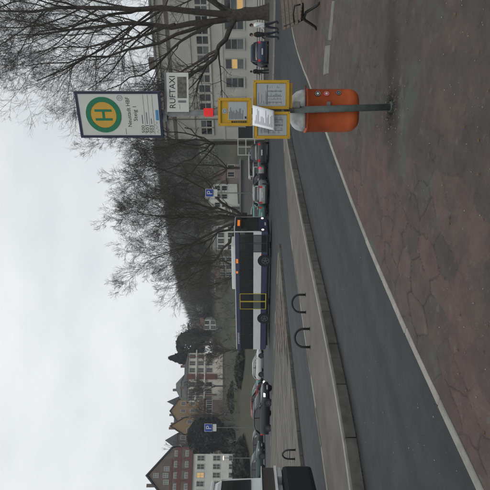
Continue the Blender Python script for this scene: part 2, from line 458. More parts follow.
bits('base_debris', 110, lambda: (base.x + random.gauss(0, .17), base.y + random.gauss(-.02, .22)), 0.0075, M_bits, 'pale leaf scraps and grit gathered around the foot of the sign post', 'debris')
def on_road():
    while True:
        p = G(random.uniform(-20, 400), random.uniform(300, 480), 0)
        a = min(As[::25], key=lambda q: (q - Vector((p.x, p.y, 0))).length)
        if p.x < a.x - .3 and inside(p, LANE): return p
B = [G(u, v, 0) for u, v in [(3, 364.5), (82, 352), (163, 334), (250, 313.5), (320, 298), (351, 291.5), (385, 287)]]
B = [B[0] + (B[0] - B[1]) * 6, B[0] + (B[0] - B[1]) * 1.5] + B
LANE = [(p.x + .3, p.y) for p in B] + [(p.x, p.y) for p in reversed(As[::50]) if -3 < p.y < 30]
bits('road_specks', 90, on_road, 0.0065, M_bits, 'small pale specks lying on the dark asphalt lane', 'grit', 0.002)

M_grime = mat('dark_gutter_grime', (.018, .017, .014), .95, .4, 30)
def along(path, w):
    def f():
        i = random.randrange(len(path) - 1); p = path[i].lerp(path[i + 1], random.random()); return (p.x + abs(random.gauss(0, w)), p.y - abs(random.gauss(0, w)) * .5)
    return f
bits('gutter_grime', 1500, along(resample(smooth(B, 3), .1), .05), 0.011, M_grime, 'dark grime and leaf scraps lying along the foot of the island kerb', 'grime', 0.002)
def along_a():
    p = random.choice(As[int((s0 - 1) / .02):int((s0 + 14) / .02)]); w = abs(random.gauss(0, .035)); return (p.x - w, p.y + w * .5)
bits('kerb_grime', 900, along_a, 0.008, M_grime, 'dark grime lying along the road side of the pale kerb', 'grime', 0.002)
# moss tufts at the post foot
Vb, Qb = [], []
for i in range(420):
    a = random.uniform(0, 6.28); r_ = abs(random.gauss(0, .085)); c = (base.x + r_ * math.cos(a) * 1.3, base.y + r_ * math.sin(a)); h = random.uniform(.012, .045)
    k = len(Vb); w = .004; b_ = random.uniform(0, 3.14)
    Vb += [(c[0] - w * math.cos(b_), c[1] - w * math.sin(b_), .062), (c[0] + w * math.cos(b_), c[1] + w * math.sin(b_), .062), (c[0] + random.gauss(0, .02), c[1] + random.gauss(0, .02), .062 + h)]
    Qb.append((k, k + 1, k + 2))
setp(link('moss_tuft', fast_mesh('moss', Vb, np.array(Qb)), mat('moss_green', (.035, .04, .02), .95, .4, 30)), 'dark moss and weeds growing around the foot of the sign post', 'moss', kind='stuff')

# ---- boarding island between the two lanes
Bs = smooth(B, 3)
Bi = offset(Bs, -2.55)
ISL_Z = 0.185
n_ = len(Bs)
for i in range(n_):                                # taper the far tip
    f = min(1.0, max(0.05, (Bs[-1] - Bs[i]).length / 7.0)) ** 0.6
    Bi[i] = Bs[i].lerp(Bi[i], f)
top = [p for p in offset(Bs, -0.13)] + list(reversed(Bi))
isl = setp(flat_poly('traffic_island', top, ISL_Z - 0.006, M_conc, None, 0.0), kind='structure')
kerb_stones(Bs, 1.02, -0.13, 0.0, 0.0, ISL_Z, M_kerbB, isl, gap=0.02)
kerb_stones(offset(Bs, -0.145), 1.02, -0.10, 0.0, ISL_Z - 0.05, ISL_Z + 0.004, [M_kerbA[1], M_kerbA[2]], isl, name='edge_strip', gap=0.006, jit=0.001)
kerb_stones(Bi, 1.02, 0.0, 0.11, 0.0, ISL_Z + 0.006, [M_slab[2], M_kerbA[1]], isl, gap=0.015)

# ---- paved wedge between lane and main road
Np = [G(u, v, 0) for u, v in [(0, 307), (60, 300), (130, 292.5), (180, 287), (220, 283), (246, 281)]]
Np = [Np[0] + (Np[0] - Np[1]) * 2.5] + Np
Fp = [G(u, v, 0) for u, v in [(246, 280.6), (215, 279.2), (188, 277.6), (130, 275), (90, 273.4), (50, 272)]]
Fp = Fp + [Fp[-1] + (Fp[-1] - Fp[-2]) * 3]
Nps, Fps = smooth(Np, 2), smooth(Fp, 2)
WZ = 0.12
wedge_poly = [(p.x, p.y) for p in offset(Nps, -.12)] + [(p.x, p.y) for p in Fps]
wed = setp(flat_poly('paved_wedge', [Vector((a, b, 0)) for a, b in wedge_poly], WZ - 0.03, mat('dark_joint_bed', (.070, .066, .058), .95, .25, 4), None, 0.0), kind='structure')
kerb_stones(Nps, 1.0, -0.13, 0.0, 0.0, WZ, M_kerbB + [M_slab[2]], wed, gap=0.02)
kerb_stones(list(reversed(Fps)), 1.2, 0.0, 0.14, 0.0, WZ + .005, [M_kerbA[1], M_slab[2]], wed, gap=0.02)
for row in range(30):
    o0, o1 = -(0.16 + row * 0.74), -(0.16 + row * 0.74 + 0.70)
    pa = resample(Nps, 1.5)
    q0, q1 = offset(pa, o0), offset(pa, o1)
    for i in range(len(pa) - 1):
        c = [q0[i].lerp(q0[i + 1], .01), q0[i].lerp(q0[i + 1], .99), q1[i].lerp(q1[i + 1], .99), q1[i].lerp(q1[i + 1], .01)]
        cc = (c[0] + c[2]) * .5
        uu = 245 + F * cc.x / cc.y
        if all(inside(p, wedge_poly) for p in c) and not (140 < uu < 192 and row < 8) and cc.y > 6:
            zt = WZ - .004 + random.uniform(-.006, .006)
            MB().hexa([(p.x, p.y, .02) for p in c] + [(p.x, p.y, zt) for p in c]).build('paving_slab', M_slab[(row * 2 + random.randrange(2)) % 4], wed)
# brick-paved patch: bricks far too small to pick apart
for bi in range(3):
    mb = MB(); any_ = False
    pa = resample(Nps, 0.60)
    for row in range(5):
        o0, o1 = -(0.16 + row * 1.15), -(0.16 + row * 1.15 + 0.86)
        q0, q1 = offset(pa, o0), offset(pa, o1)
        for i in range(len(pa) - 1):
            if (i * 7 + row * 5 + (i * row) % 3) % 3 != bi: continue
            c = [q0[i].lerp(q0[i + 1], .14), q0[i].lerp(q0[i + 1], .86), q1[i].lerp(q1[i + 1], .86), q1[i].lerp(q1[i + 1], .14)]
            cc = (c[0] + c[2]) * .5; uu = 245 + F * cc.x / cc.y
            if 142 < uu < 190 and all(inside(p, wedge_poly) for p in c):
                zt = WZ + random.uniform(.0, .02); any_ = True
                mb.hexa([(p.x, p.y, .02) for p in c] + [(p.x, p.y, zt) for p in c])
    if any_: setp(mb.build('brick_paving', M_brick[bi], wed), kind='stuff')

# ---- far pavement along the big building
fk = [G(u, v, 0) for u, v in [(372, 272.5), (410, 274), (450, 275), (500, 276)]]
fk = fk + [fk[-1] + (fk[-1] - fk[-2]) * 2]
fks = smooth(fk, 2)
fp_poly = [(p.x, p.y) for p in offset(fks, -.14)] + [(90, 40), (90, 95), (12, 95), (12.5, 62)]
farp = setp(flat_poly('far_pavement', [Vector((a, b, 0)) for a, b in fp_poly], 0.10, mat('far_paving', (.085, .085, .08), .9, .2, 1), None, 0.0), kind='structure')
kerb_stones(fks, 1.2, -.14, 0.0, 0.0, .115, M_kerbA, farp)

# ------------------------------------------------------------------ hoops on the islands
def hoop(c, w, h, rz, label, lean=0.0, cross=False):
    e = empty('hoop_barrier', c, rz, label, 'hoop', 'low steel hoops on the traffic islands')
    pts = [(-w / 2, 0, -.02)]
    for k in range(0, 13):
        a = math.pi * (1 - k / 12); pts.append((math.cos(a) * w / 2, lean * (0.45 * h + math.sin(a) * h * .55), h * .45 + math.sin(a) * h * .55))
    pts.append((w / 2, 0, -.02))
    MB().tube(pts, 0.030, 8).build('hoop_tube', M_blackm, e, smooth=True)
    for s in (-1, 1): MB().disc((s * w / 2, 0, -.004), .05, 'z', .012, 12).build('foot_plate', M_blackm, e)
    if cross: MB().tube([(-w / 2 + .02, 0, h * .42), (w / 2 - .02, 0, h * .42)], .016, 6).build('cross_bar', M_blackm, e)
hoop(G(186.5, 305.6, ISL_Z), .47, .37, R(8), 'dark steel hoop on the concrete island, the farther of the two beside the brick patch')
hoop(G(152, 309.8, ISL_Z), .45, .38, R(8), 'dark steel hoop on the concrete island, the nearer of the two beside the brick patch')
hoop(G(35.5, 295, WZ), .40, .44, R(-20), 'dark steel hoop with cross bar standing near the white van', cross=True)

# ------------------------------------------------------------------ bus stop sign
topx = (376 - 245) / F * base.y - base.x
stop = empty('bus_stop_sign', (base.x, base.y, 0.05), 0, 'grey bus stop post with H plate, call taxi plate and yellow timetable cases', 'bus stop')
PZ = lambda v, d=base.y: CH + (HV - v) / F * d - 0.05
PX = lambda u, d=base.y: (u - 245) / F * d - base.x
lean = topx / 2.65
def lx(zl): return lean * zl
MB().tube([(0, 0, 0), (lx(1.12), 0, 1.12)], .0375, 14).build('post_foot', M_polegrn, stop, smooth=True)
MB().tube([(lx(1.1), 0, 1.1), (lx(2.64), 0, 2.64)], .034, 14).build('post', M_steel, stop, smooth=True)
MB().tube([(lx(2.64), 0, 2.635), (lx(2.64), 0, 2.655)], .039, 14).build('post_cap', M_steel, stop, smooth=True)
MB().tube([(0, 0, .0), (0, 0, .035)], [.075, .06], 14).build('base_collar', M_polegrn, stop)
# H plate, its right edge nearer to the viewer
hp = empty('head_plate', (PX(374), -.05, PZ(160) - .03), R(-27)); hp.parent = stop
W2, HH = .258, .945
mbf = MB(); fr = .028
mbf.box(-W2, W2, -.012, .012, 0, fr).box(-W2, W2, -.012, .012, HH - fr, HH).box(-W2, -W2 + fr, -.0122, .0122, fr, HH - fr).box(W2 - fr, W2, -.0122, .0122, fr, HH - fr)
mbf.build('frame', M_navy, hp)
box('panel', M_white, hp, -W2 + fr, W2 - fr, -.006, .006, fr, HH - fr)
cz = HH - .292
MB().disc((0, -.0085, cz), .143, 'y', .0025, 40).build('yellow_disc', M_hyellow, hp)
MB().ringy((0, -.0115, cz), .144, .197, .005, 48).build('green_ring', M_hgreen, hp)
mbh = MB(); mbh.box(-.062, -.036, -.0105, -.0085, cz - .095, cz + .095).box(.036, .062, -.0105, -.0085, cz - .095, cz + .095).box(-.036, .036, -.0106, -.0085, cz - .014, cz + .014)
mbh.build('letter_h', M_hgreen, hp)
text('lettering', 'Neustadt HBF', .062, M_ink, hp, (-.135, -.0065, cz - .305), .325)
text('lettering', 'Steig', .06, M_ink, hp, (-.07, -.0065, cz - .375), .125); text('lettering', '1', .06, M_ink, hp, (.075, -.0065, cz - .375))
for k, (t_, w_) in enumerate((('500', .10), ('501', .13), ('503', .06))):
    zz = cz - .448 - k * .050
    text('route_number', t_, .052, M_ink, hp, (-.205, -.0065, zz), .085)
    box('route_stroke', M_inkgrey, hp, -.10, -.10 + w_, -.0075, -.0062, zz + .012, zz + .022)
    box('rule_line', M_inkgrey, hp, -.22, .22, -.0075, -.0062, zz - .012, zz - .0085)
box('rule_line', M_inkgrey, hp, -.22, -.15, -.0075, -.0062, cz - .235, cz - .23)
mb = MB().ringy((.185, -.0075, cz - .20), .026, .031, .0015, 20); mb.ringy((.185, -.0075, cz - .20), .010, .014, .0015, 14); mb.build('round_logo', M_inkgrey, hp)
box('logo_block', M_lblue, hp, -.06, .055, -.0075, -.0062, .036, .068)
mb = MB(); pz = [(a_, b_ - .02) for a_, b_ in [(-.21, .05), (-.19, .085), (-.17, .06), (-.15, .095), (-.135, .07), (-.11, .105), (-.09, .075), (-.075, .09)]]
for (a, b), (c, d) in zip(pz, pz[1:]): mb.add([(a, -.0072, b), (c, -.0072, d), (c, -.0072, d + .005), (a, -.0072, b + .005)], [(0, 1, 2, 3)])
mb.build('skyline_logo', M_inkgrey, hp)
box('bracket', M_steel, stop, PX(375) - .055, PX(375) + .055, -.03, .075, PZ(167.5), PZ(160.5) , bevel=.006)
# call taxi plate to the right of the post
rp = empty('call_taxi_plate', (PX(377), -.045, PZ(189.5)), R(-8)); rp.parent = stop
box('panel', M_white, rp, 0, .425, -.004, .004, 0, .245)
box('mounting_rail', M_steel, rp, -.02, .435, .006, .04, .235, .27)
text('lettering', 'RUFTAXI', .095, M_ink, rp, (.035, -.0045, .15), .345)
box('photo_print', mat('grey_photo_print', (.12, .12, .115), .6, .5, 25), rp, .15, .38, -.0058, -.0042, .022, .125)
box('text_block', M_inkgrey, rp, .10, .125, -.0056, -.0042, .03, .12)
box('text_block', M_inkgrey, rp, .03, .085, -.0056, -.0042, .10, .104); 
# red tag, no lamp: a faint glow is added to its red
box('red_tag', mat('red_tag', (.75, .03, .03), .5, .08, emit=(1, .06, .05), estr=.12), stop, lx(2.1) - .039, lx(2.1) + .039, -.042, .038, PZ(213.5), PZ(204), bevel=.004)
# timetable cases
def case(name, u0, u1, v0, v1, yo, rz, seed, extra=None):
    e = empty(name, ((PX(u0) + PX(u1)) / 2, yo, PZ(v1)), rz); e.parent = stop
    w, h, f = (u1 - u0) * px(base.y) / 2, (v1 - v0) * px(base.y), .030
    mb = MB(); mb.box(-w, w, -.018, .012, 0, f).box(-w, w, -.018, .012, h - f, h).box(-w, -w + f, -.0182, .0122, f, h - f).box(w - f, w, -.0182, .0122, f, h - f)
    mb.build('frame', M_yellow, e)
    for sx in (-1, 1):
        for zz in (.5 * f, h - .5 * f): MB().disc((sx * (w - .5 * f), -.0195, zz), .006, 'y', .002, 8).build('screw', M_steel, e)
    box('back_board', M_yellow, e, -w + f, w - f, -.002, .008, f, h - f)
    return e, w, h, f
rnd = random.Random(5)
def table_sheet(e, w, h, f, cols):
    box('timetable_sheet', M_sheet, e, -w + f + .004, w - f - .004, -.006, -.0025, f + .006, h - f - .006)
    mb = MB(); W, H0, H1 = w - f - .02, f + .02, h - f - .02
    for c in cols:
        xx = -W + 2 * W * c; mb.box(xx, xx + .0035, -.0075, -.0065, H0 + .03, H0 + .62 * (H1 - H0))
    mb.box(-W, W, -.0075, -.0065, H0 + .64 * (H1 - H0), H0 + .64 * (H1 - H0) + .004)
    mb.build('table_rule', M_ink, e)
    mb = MB()
    for k in range(9):
        zz = H1 - .012 - k * .0115
        if rnd.random() < .8: mb.box(-W + rnd.uniform(0, .02), -W + rnd.uniform(.08, 1.9) * W * .8, -.0075, -.0066, zz, zz + .0045)
    for k in range(14):
        zz = H0 + .035 + k * .0115
        for c in range(5):
            if rnd.random() < .55: mb.box(-W + W * .4 * c + .008, -W + W * .4 * c + .008 + rnd.uniform(.008, .03), -.0074, -.0066, zz, zz + .004)
    mb.build('printed_text', M_inkgrey, e)
e, w, h, f = case('timetable_case', 379.7, 407.5, 253.2, 288.6, -.055, R(-6), 1); table_sheet(e, w, h, f, (.12, .42, .68))
e, w, h, f = case('timetable_case', 350.5, 376.5, 254.5, 289.5, -.055, R(-6), 2); table_sheet(e, w, h, f, (.2, .5, .8))
box('cross_rail', M_steel, stop, PX(352), PX(406), -.04, -.028, PZ(262), PZ(259)); box('cross_rail', M_steel, stop, PX(352), PX(406), -.04, -.028, PZ(284), PZ(281))
box('rail_end', M_yellow, stop, PX(380), PX(406), -.03, .0, PZ(292), PZ(289.2))
e, w, h, f = case('notice_case', 362.8, 389.6, 218.5, 251.8, -.07, R(-8), 3)
mb = MB(); mb.box(-w + f + .035, w - f - .01, -.006, -.0025, f + .025, h - f - .085); mb.build('white_notice', M_paper if False else M_sheet, e)
MB().disc((.01, -.006, h - f - .045), .030, 'y', .003, 24).build('round_emblem', M_sheet, e)
MB().ringy((.01, -.0075, h - f - .045), .014, .019, .002, 20).build('emblem_ring', M_inkgrey, e)
mb = MB()
for k in range(13):
    zz = h - f - .10 - k * .0125
    mb.box(-w + f + .045, -w + f + .045 + rnd.uniform(.06, .13), -.0075, -.0066, zz, zz + .0045)
mb.box(-w + f + .05, -w + f + .075, -.0076, -.0066, f + .03, f + .05); mb.build('printed_text', M_ink, e)
mb = MB()
for k in range(7): mb.box(-w + f + .006, -w + f + .026, -.006, -.0025, f + .03 + k * .025, f + .05 + k * .025)
mb.build('photo_strip', mat('dark_photo_strip', (.05, .05, .045), .6, .8, 60), e)
# loose paper in front
e = empty('paper_notice', (0, 0, 0), 0); e.parent = stop
nu, nv = 8, 10; Vp = []; 
for j in range(nv + 1):
    for i in range(nu + 1):
        a, b = i / nu, j / nv
        u = (1 - b) * (364.7 + 20.3 * a) + b * (359.4 + 20.0 * a); v = 252.6 + (21.6 + .6 * (1 - a)) * b
        d_ = base.y - .105 - .055 * math.sin(b * 2.2) - .012 * math.sin(a * 3.1) * b
        q = P(u, v, d_); Vp.append((q.x - base.x, q.y - base.y, q.z - .05))
Qp = [(j * (nu + 1) + i, j * (nu + 1) + i + 1, (j + 1) * (nu + 1) + i + 1, (j + 1) * (nu + 1) + i) for j in range(nv) for i in range(nu)]
pm = fast_mesh('paper', Vp, np.array(Qp), True); po = link('paper_sheet', pm, M_paper, e)
so_ = po.modifiers.new('t', 'SOLIDIFY'); so_.thickness = .0008
mb = MB()
for k in range(15):
    b = .1 + k * .055; ln = rnd.uniform(.3, .78) if k % 4 else .15
    def pp(a, b):
        u = (1 - b) * (364.7 + 20.3 * a) + b * (359.4 + 20.0 * a); v = 252.6 + (21.6 + .6 * (1 - a)) * b
        q = P(u, v, base.y - .109 - .055 * math.sin(b * 2.2) - .012 * math.sin(a * 3.1) * b); return (q.x - base.x, q.y - base.y, q.z - .05)
    for s in range(4):
        a0, a1 = .12 + ln * s / 4, .12 + ln * (s + 1) / 4
        mb.add([pp(a0, b), pp(a1, b), pp(a1, b + .016), pp(a0, b + .016)], [(0, 1, 2, 3)])
mb.build('printed_text', M_inkgrey, e)

# ------------------------------------------------------------------ litter bin behind the post
bd = base.y + .21
bz0, bz1, bzl = CH - (357.5 - HV) / F * bd, CH - (304.5 - HV) / F * bd, CH - (289.5 - HV) / F * bd
bx0 = (490 - 110.8 - 245) / F * bd
bn = empty('litter_bin', (bx0, bd, bz0), 0, 'orange plastic litter bin with grey lid and stickers hung on the sign post', 'litter bin')
def oval(z, w, d, n=32, e=3.2):
    o = []
    for k in range(n):
        a = 2 * math.pi * k / n; c, s = math.cos(a), math.sin(a)
        o.append(Vector((math.copysign(abs(c) ** (2 / e), c) * w, math.copysign(abs(s) ** (2 / e), s) * d, z)))
    return o
H1 = bz1 - bz0; bw, bdp = .241, .165
MB().loft([oval(0, bw - .085, bdp - .075), oval(.012, bw - .055, bdp - .05), oval(.04, bw - .025, bdp - .022), oval(.085, bw - .006, bdp - .006), oval(.13, bw, bdp), oval(H1 - .03, bw, bdp), oval(H1 - .028, bw + .006, bdp + .006), oval(H1, bw + .006, bdp + .006)]).build('bin_body', M_orange, bn, smooth=True)
box('rim_band', mat('dark_red_rim', (.12, .03, .025), .6, .2), bn, -bw - .002, bw + .002, -bdp - .012, -bdp - .004, H1 - .004, H1 + .012)
Hl = bzl - bz0
MB().loft([oval(H1 + .002, bw - .008, bdp + .002), oval(H1 + .05, bw - .012, bdp - .002), oval(Hl - .075, bw - .03, bdp - .02), oval(Hl - .035, bw - .065, bdp - .045), oval(Hl - .008, bw - .11, bdp - .08), oval(Hl, bw - .16, bdp - .12)]).build('lid', M_lid, bn, smooth=True)
box('clamp', M_steel, bn, -.035, .035, -bdp - .10, -bdp + .02, Hl - .10, Hl - .02, bevel=.008)
box('clamp', M_steel, bn, -.05, .05, -bdp - .03, -bdp + .02, .35, .39)
for (xx, zz, r_, m1, m2) in ((.155, H1 - .135, .034, M_ink, M_white), (.155, H1 - .235, .032, mat('red_print', (.45, .05, .07), .5, .2), M_white), (.165, H1 - .375, .030, M_ink, M_inkgrey)):
    yy = -bdp * (1 - (xx / bw) ** 3.2) ** (1 / 3.2) - .006
    st = empty('sticker', (xx, yy, zz), R(18)); st.parent = bn
    MB().disc((0, -.002, 0), r_, 'y', .006, 20).build('sticker_disc', m1, st)
    MB().disc((0, -.003, 0), r_ * .42, 'y', .001, 16).build('sticker_centre', m2, st)
    MB().ringy((0, -.0032, 0), r_ * .80, r_ * .87, .001, 20).build('sticker_ring', M_white, st)

# ------------------------------------------------------------------ bench
bc = G(472, 318, .06)
bench = empty('park_bench', (bc.x, bc.y, .06), R(-55), 'brown slatted bench with dark cast legs near the kerb at the right', 'bench')
M_wood = mat('weathered_bench_wood', (.13, .105, .085), .85, .3, 12); M_cast = mat('cast_iron', (.018, .018, .018), .6, .2)
# local: +x faces forward (seat side), y runs along the bench
for yy in (0.0, 1.55):
    lg = empty('leg', (0, yy, 0)); lg.parent = bench
    MB().tube([(-.30, 0, .0), (-.22, 0, .05), (-.06, 0, .30), (.0, 0, .36), (.10, 0, .38), (.36, 0, .40)], [.028, .032, .036, .042, .036, .03], 8).build('rear_strut', M_cast, lg, smooth=True)
    MB().tube([(.0, 0, .34), (.14, 0, .30), (.30, 0, .06), (.38, 0, .0)], [.036, .034, .032, .028], 8).build('front_strut', M_cast, lg, smooth=True)
    MB().tube([(-.02, 0, .36), (-.10, 0, .48), (-.22, 0, .80)], [.036, .03, .024], 8).build('back_strut', M_cast, lg, smooth=True)
    MB().tube([(-.12, 0, .56), (.1, 0, .60), (.30, 0, .58), (.34, 0, .42)], .02, 8).build('arm_rest', M_cast, lg, smooth=True)
for k in range(5): box('seat_slat', M_wood, bench, -.02 + k * .085, .05 + k * .085, -.12, 1.67, .415 , .445, bevel=.006)
for k in range(4):
    s = box('back_slat', M_wood, bench, -.014, .014, -.12, 1.67, 0, .085, bevel=.006); s.location = (-.075 - k * .045, 0, .47 + k * .095); s.rotation_euler = (0, R(-23), 0)

# ------------------------------------------------------------------ vehicles
def car_paint(name, c): return mat('paint_' + name, c, 0.28, 0.05, 2, spec=0.5)
def wheel(parent, c, r, w, side):
    wh = empty('wheel', c); wh.parent = parent
    prof = [(r * .62, -w / 2), (r * .92, -w / 2), (r, -w * .3), (r, w * .3), (r * .92, w / 2), (r * .62, w / 2)]
    n = 20; rings = [[Vector((math.cos(2 * math.pi * k / n) * a, b, math.sin(2 * math.pi * k / n) * a)) for k in range(n)] for a, b in prof]
    MB().loft(rings).build('tyre', M_tyre, wh, smooth=False)
    rm = MB(); rm.disc((0, side * (w / 2) - (.012 if side > 0 else -.0), 0), r * .2, 'y', .016, 10)
    for k in range(5):
        a = 2 * math.pi * k / 5; ca_, sa_ = math.cos(a), math.sin(a); y0 = side * w / 2
        rm.add([(ca_ * r * .15 - sa_ * r * .08, y0 + side * .004, sa_ * r * .15 + ca_ * r * .08), (ca_ * r * .15 + sa_ * r * .08, y0 + side * .004, sa_ * r * .15 - ca_ * r * .08),
                (ca_ * r * .64 + sa_ * r * .06, y0 + side * .004, sa_ * r * .64 - ca_ * r * .06), (ca_ * r * .64 - sa_ * r * .06, y0 + side * .004, sa_ * r * .64 + ca_ * r * .06)], [(0, 1, 2, 3)])
    rm.ringy((0, side * (w / 2 + .003), 0), r * .56, r * .66, .004, 20)
    rm.build('rim', M_rim, wh)
def sec(x, zb, zt, w, n=0):
    """rounded body cross-section"""
    m_ = zb + (zt - zb) * .45
    half = [(w * .80, zb), (w * .95, zb + (zt - zb) * .10), (w, m_), (w * .985, zb + (zt - zb) * .80), (w * .93, zt - .03), (w * .80, zt)]
    return [Vector((x, -a, b)) for a, b in half] + [Vector((x, a, b)) for a, b in reversed(half)]
CAR = {
 'hatch': dict(L=4.1, W=.87, body=[(-2.05, .42, .78, .74), (-2.0, .32, .92, .80), (-1.85, .24, .98, .85), (-1.2, .19, 1.0, .87), (0, .18, .97, .88), (.9, .18, .95, .88), (1.3, .2, .90, .87), (1.75, .22, .82, .84), (1.97, .28, .72, .79), (2.05, .36, .60, .70)],
               cab=[(-1.98, .95, 1.02, .76), (-1.70, .95, 1.34, .74), (-1.35, .95, 1.45, .71), (-.2, .95, 1.48, .70), (.35, .94, 1.40, .70), (1.12, .92, .96, .76)], wx=(-1.28, 1.28), r=.31),
 'wagon': dict(L=4.6, W=.9, body=[(-2.3, .42, .80, .76), (-2.25, .32, .96, .82), (-2.1, .24, 1.0, .87), (-1.2, .19, 1.0, .9), (0, .18, .97, .9), (1.0, .18, .95, .9), (1.45, .2, .91, .89), (1.95, .22, .83, .86), (2.2, .28, .73, .80), (2.3, .36, .60, .72)],
               cab=[(-2.22, .96, 1.03, .78), (-1.95, .96, 1.36, .76), (-1.6, .96, 1.46, .73), (-.2, .95, 1.50, .72), (.4, .94, 1.42, .72), (1.25, .92, .97, .78)], wx=(-1.38, 1.42), r=.32),
 'suv': dict(L=4.5, W=.92, body=[(-2.25, .5, .95, .78), (-2.2, .38, 1.06, .84), (-2.05, .3, 1.10, .89), (-1.2, .26, 1.10, .92), (0, .25, 1.08, .92), (1.0, .25, 1.06, .92), (1.4, .26, 1.03, .91), (1.9, .28, .96, .88), (2.15, .34, .86, .82), (2.25, .44, .70, .74)],
             cab=[(-2.18, 1.06, 1.15, .80), (-1.95, 1.06, 1.50, .78), (-1.6, 1.06, 1.64, .75), (-.2, 1.05, 1.68, .74), (.35, 1.05, 1.58, .74), (1.1, 1.03, 1.08, .80)], wx=(-1.34, 1.36), r=.36),
 'van': dict(L=5.0, W=.97, body=[(-2.5, .45, 1.0, .86), (-2.46, .34, 1.16, .93), (-2.3, .28, 1.2, .96), (-1.2, .25, 1.2, .97), (0, .25, 1.2, .97), (1.3, .25, 1.16, .97), (1.7, .26, 1.10, .95), (2.2, .28, 1.0, .92), (2.42, .36, .86, .86), (2.5, .45, .72, .8)],
             cab=[(-2.46, 1.15, 1.22, .88), (-2.40, 1.15, 1.84, .84), (-2.2, 1.15, 1.96, .82), (0, 1.15, 2.0, .82), (.8, 1.14, 1.94, .82), (1.8, 1.08, 1.12, .88)], wx=(-1.5, 1.55), r=.34)}
def make_car(kind, paint, loc, rz, label, lamps=False, brake=False, group=None, cat='car', glass=M_glass):
    c = CAR[kind]; e = empty('car' if cat == 'car' else 'van', loc, rz, label, cat, group)
    MB().loft([sec(*b) for b in c['body']]).build('body', paint, e, smooth=True)
    def csec(x, zb, zt, w):
        wt = w * (.93 if zt - zb > .2 else .99)
        half = [(w + .02, zb - .03), (w * .985, zb + .02), (wt, zb + (zt - zb) * .80), (wt * .88, zt - .01), (wt * .6, zt)]
        return [Vector((x, -a, b)) for a, b in half] + [Vector((x, a, b)) for a, b in reversed(half)]
    MB().loft([csec(*b) for b in c['cab']]).build('windows', glass, e, smooth=True)
    cab = c['cab']
    def roofsec(x, zb, zt, w):
        wt = w * .93
        half = [(wt + .006, zb + (zt - zb) * .80), (wt * .90, zt + .006), (wt * .6, zt + .014)]
        return [Vector((x, -a, b)) for a, b in half] + [Vector((x, a, b)) for a, b in reversed(half)]
    MB().loft([roofsec(*b) for b in cab[1:5]]).build('roof', paint, e, smooth=True)
    def pt(k, h, s, out=.008):
        x, zb, zt, w = cab[k]; wt = w * (.93 if zt - zb > .2 else .99)
        return Vector((x, s * ((w * .985) * (1 - h) + wt * h + out), zb + .02 + (zt - zb - .02) * .8 * h))
    for s in (-1, 1):
        for (k0, h0, k1, h1, wd) in ((4, 1, 5, .0, .035), (1, 1, 0, 0, .05)):
            a, b = pt(k0, h0, s), pt(k1, h1, s); MB().tube([a, b], wd, 6).build('pillar', paint, e)
        xm = (cab[2][0] + cab[4][0]) * .5 + .1
        a = Vector((xm, s * (cab[3][3] * .985 + .012), cab[3][1])); b = Vector((xm - .06, s * (cab[3][3] * .93 + .008), cab[3][1] + (cab[3][2] - cab[3][1]) * .8))
        MB().tube([a, b], .04, 6).build('pillar', M_blackm, e)
        for wxx in c['wx']:
            MB().disc((wxx, s * (c['W'] + .004) - (.02 if s > 0 else 0), c['r'] + .02), c['r'] * 1.17, 'y', .02, 20).build('wheel_arch', M_blackm, e)
            wheel(e, (wxx, s * (c['W'] - .075), c['r']), c['r'], .2, s)
        L2 = c['L'] / 2; bf, br = c['body'][-2], c['body'][1]
        hl = MB().box(-.16, .09, -.15, .15, -.065, .065).build('headlight', M_lampw if lamps else M_lampo, e, bevel=.03); hl.location = (L2 - .12, s * (bf[3] - .13), bf[2] - .09); hl.rotation_euler = (0, 0, -s * .35)
        tl = MB().box(-.05, .10, -.09, .09, -.12, .12).build('tail_light', M_brake if brake else M_tail, e, bevel=.02); tl.location = (-L2 + .03, s * (br[3] - .10), br[2] - .13)
        mi = MB().box(-.06, .06, -.09, .09, -.06, .06).build('wing_mirror', paint, e, bevel=.02); mi.location = (cab[5][0] - .25, s * (c['W'] + .08), cab[5][1] + .06)
    box('front_grille', M_blackm, e, L2 - .05, L2 + .008, -.36, .36, .42, .58, .01); box('number_plate', M_plate, e, L2 - .02, L2 + .018, -.26, .26, .36, .46)
    box('number_plate', M_plate, e, -L2 - .012, -L2 + .06, -.26, .26, .62, .73); box('bumper', M_blackm, e, -L2 + .01, -L2 + .3, -c['W'] + .1, c['W'] - .1, .24, .42, .02)
    return e
P_black = car_paint('black', (.012, .013, .016)); P_white = car_paint('white', (.55, .57, .57)); P_blue = car_paint('dark_blue', (.02, .03, .075))
P_grey = car_paint('grey', (.10, .11, .115)); P_silver = car_paint('silver', (.30, .33, .33)); P_teal = car_paint('teal', (.10, .24, .21)); P_red = car_paint('red', (.22, .02, .025)); P_dk = car_paint('anthracite', (.035, .038, .042))
HB = math.atan2(-.51, .86)
def at(u, d): return ((u - 245) / F * d, d, 0)
make_car('hatch', P_black, at(82, 39.0), math.atan2(-.40, .92), 'black car with headlights on driving behind the bus', lamps=True)
make_car('hatch', P_white, at(127, 66), math.atan2(-.1, 1), 'white hatchback parked just behind the rear of the bus')
make_car('wagon', P_teal, at(98, 68), math.atan2(-.1, 1), 'dark teal car parked directly behind the black driving car')
MATS['paint_teal2'] = None; del MATS['paint_teal2']
P_dteal = car_paint('dark_teal', (.03, .06, .055))
bpy.data.objects[-1] if False else None
make_car('suv', P_red, at(88, 62), R(60), 'dark red car parked nose-in above the black driving car', brake=False)
make_car('wagon', P_dk, at(52, 60), math.atan2(-.15, 1), 'anthracite estate car parked left of the black driving car')
make_car('suv', P_dteal, at(28, 58), math.atan2(-.2, 1), 'dark green car parked nearest the white van')
gr = 'cars parked to the right of the bus front'
make_car('suv', P_dk, at(338, 47), R(78), 'dark car with red tail lamps parked at the corner of the big building', group=gr)
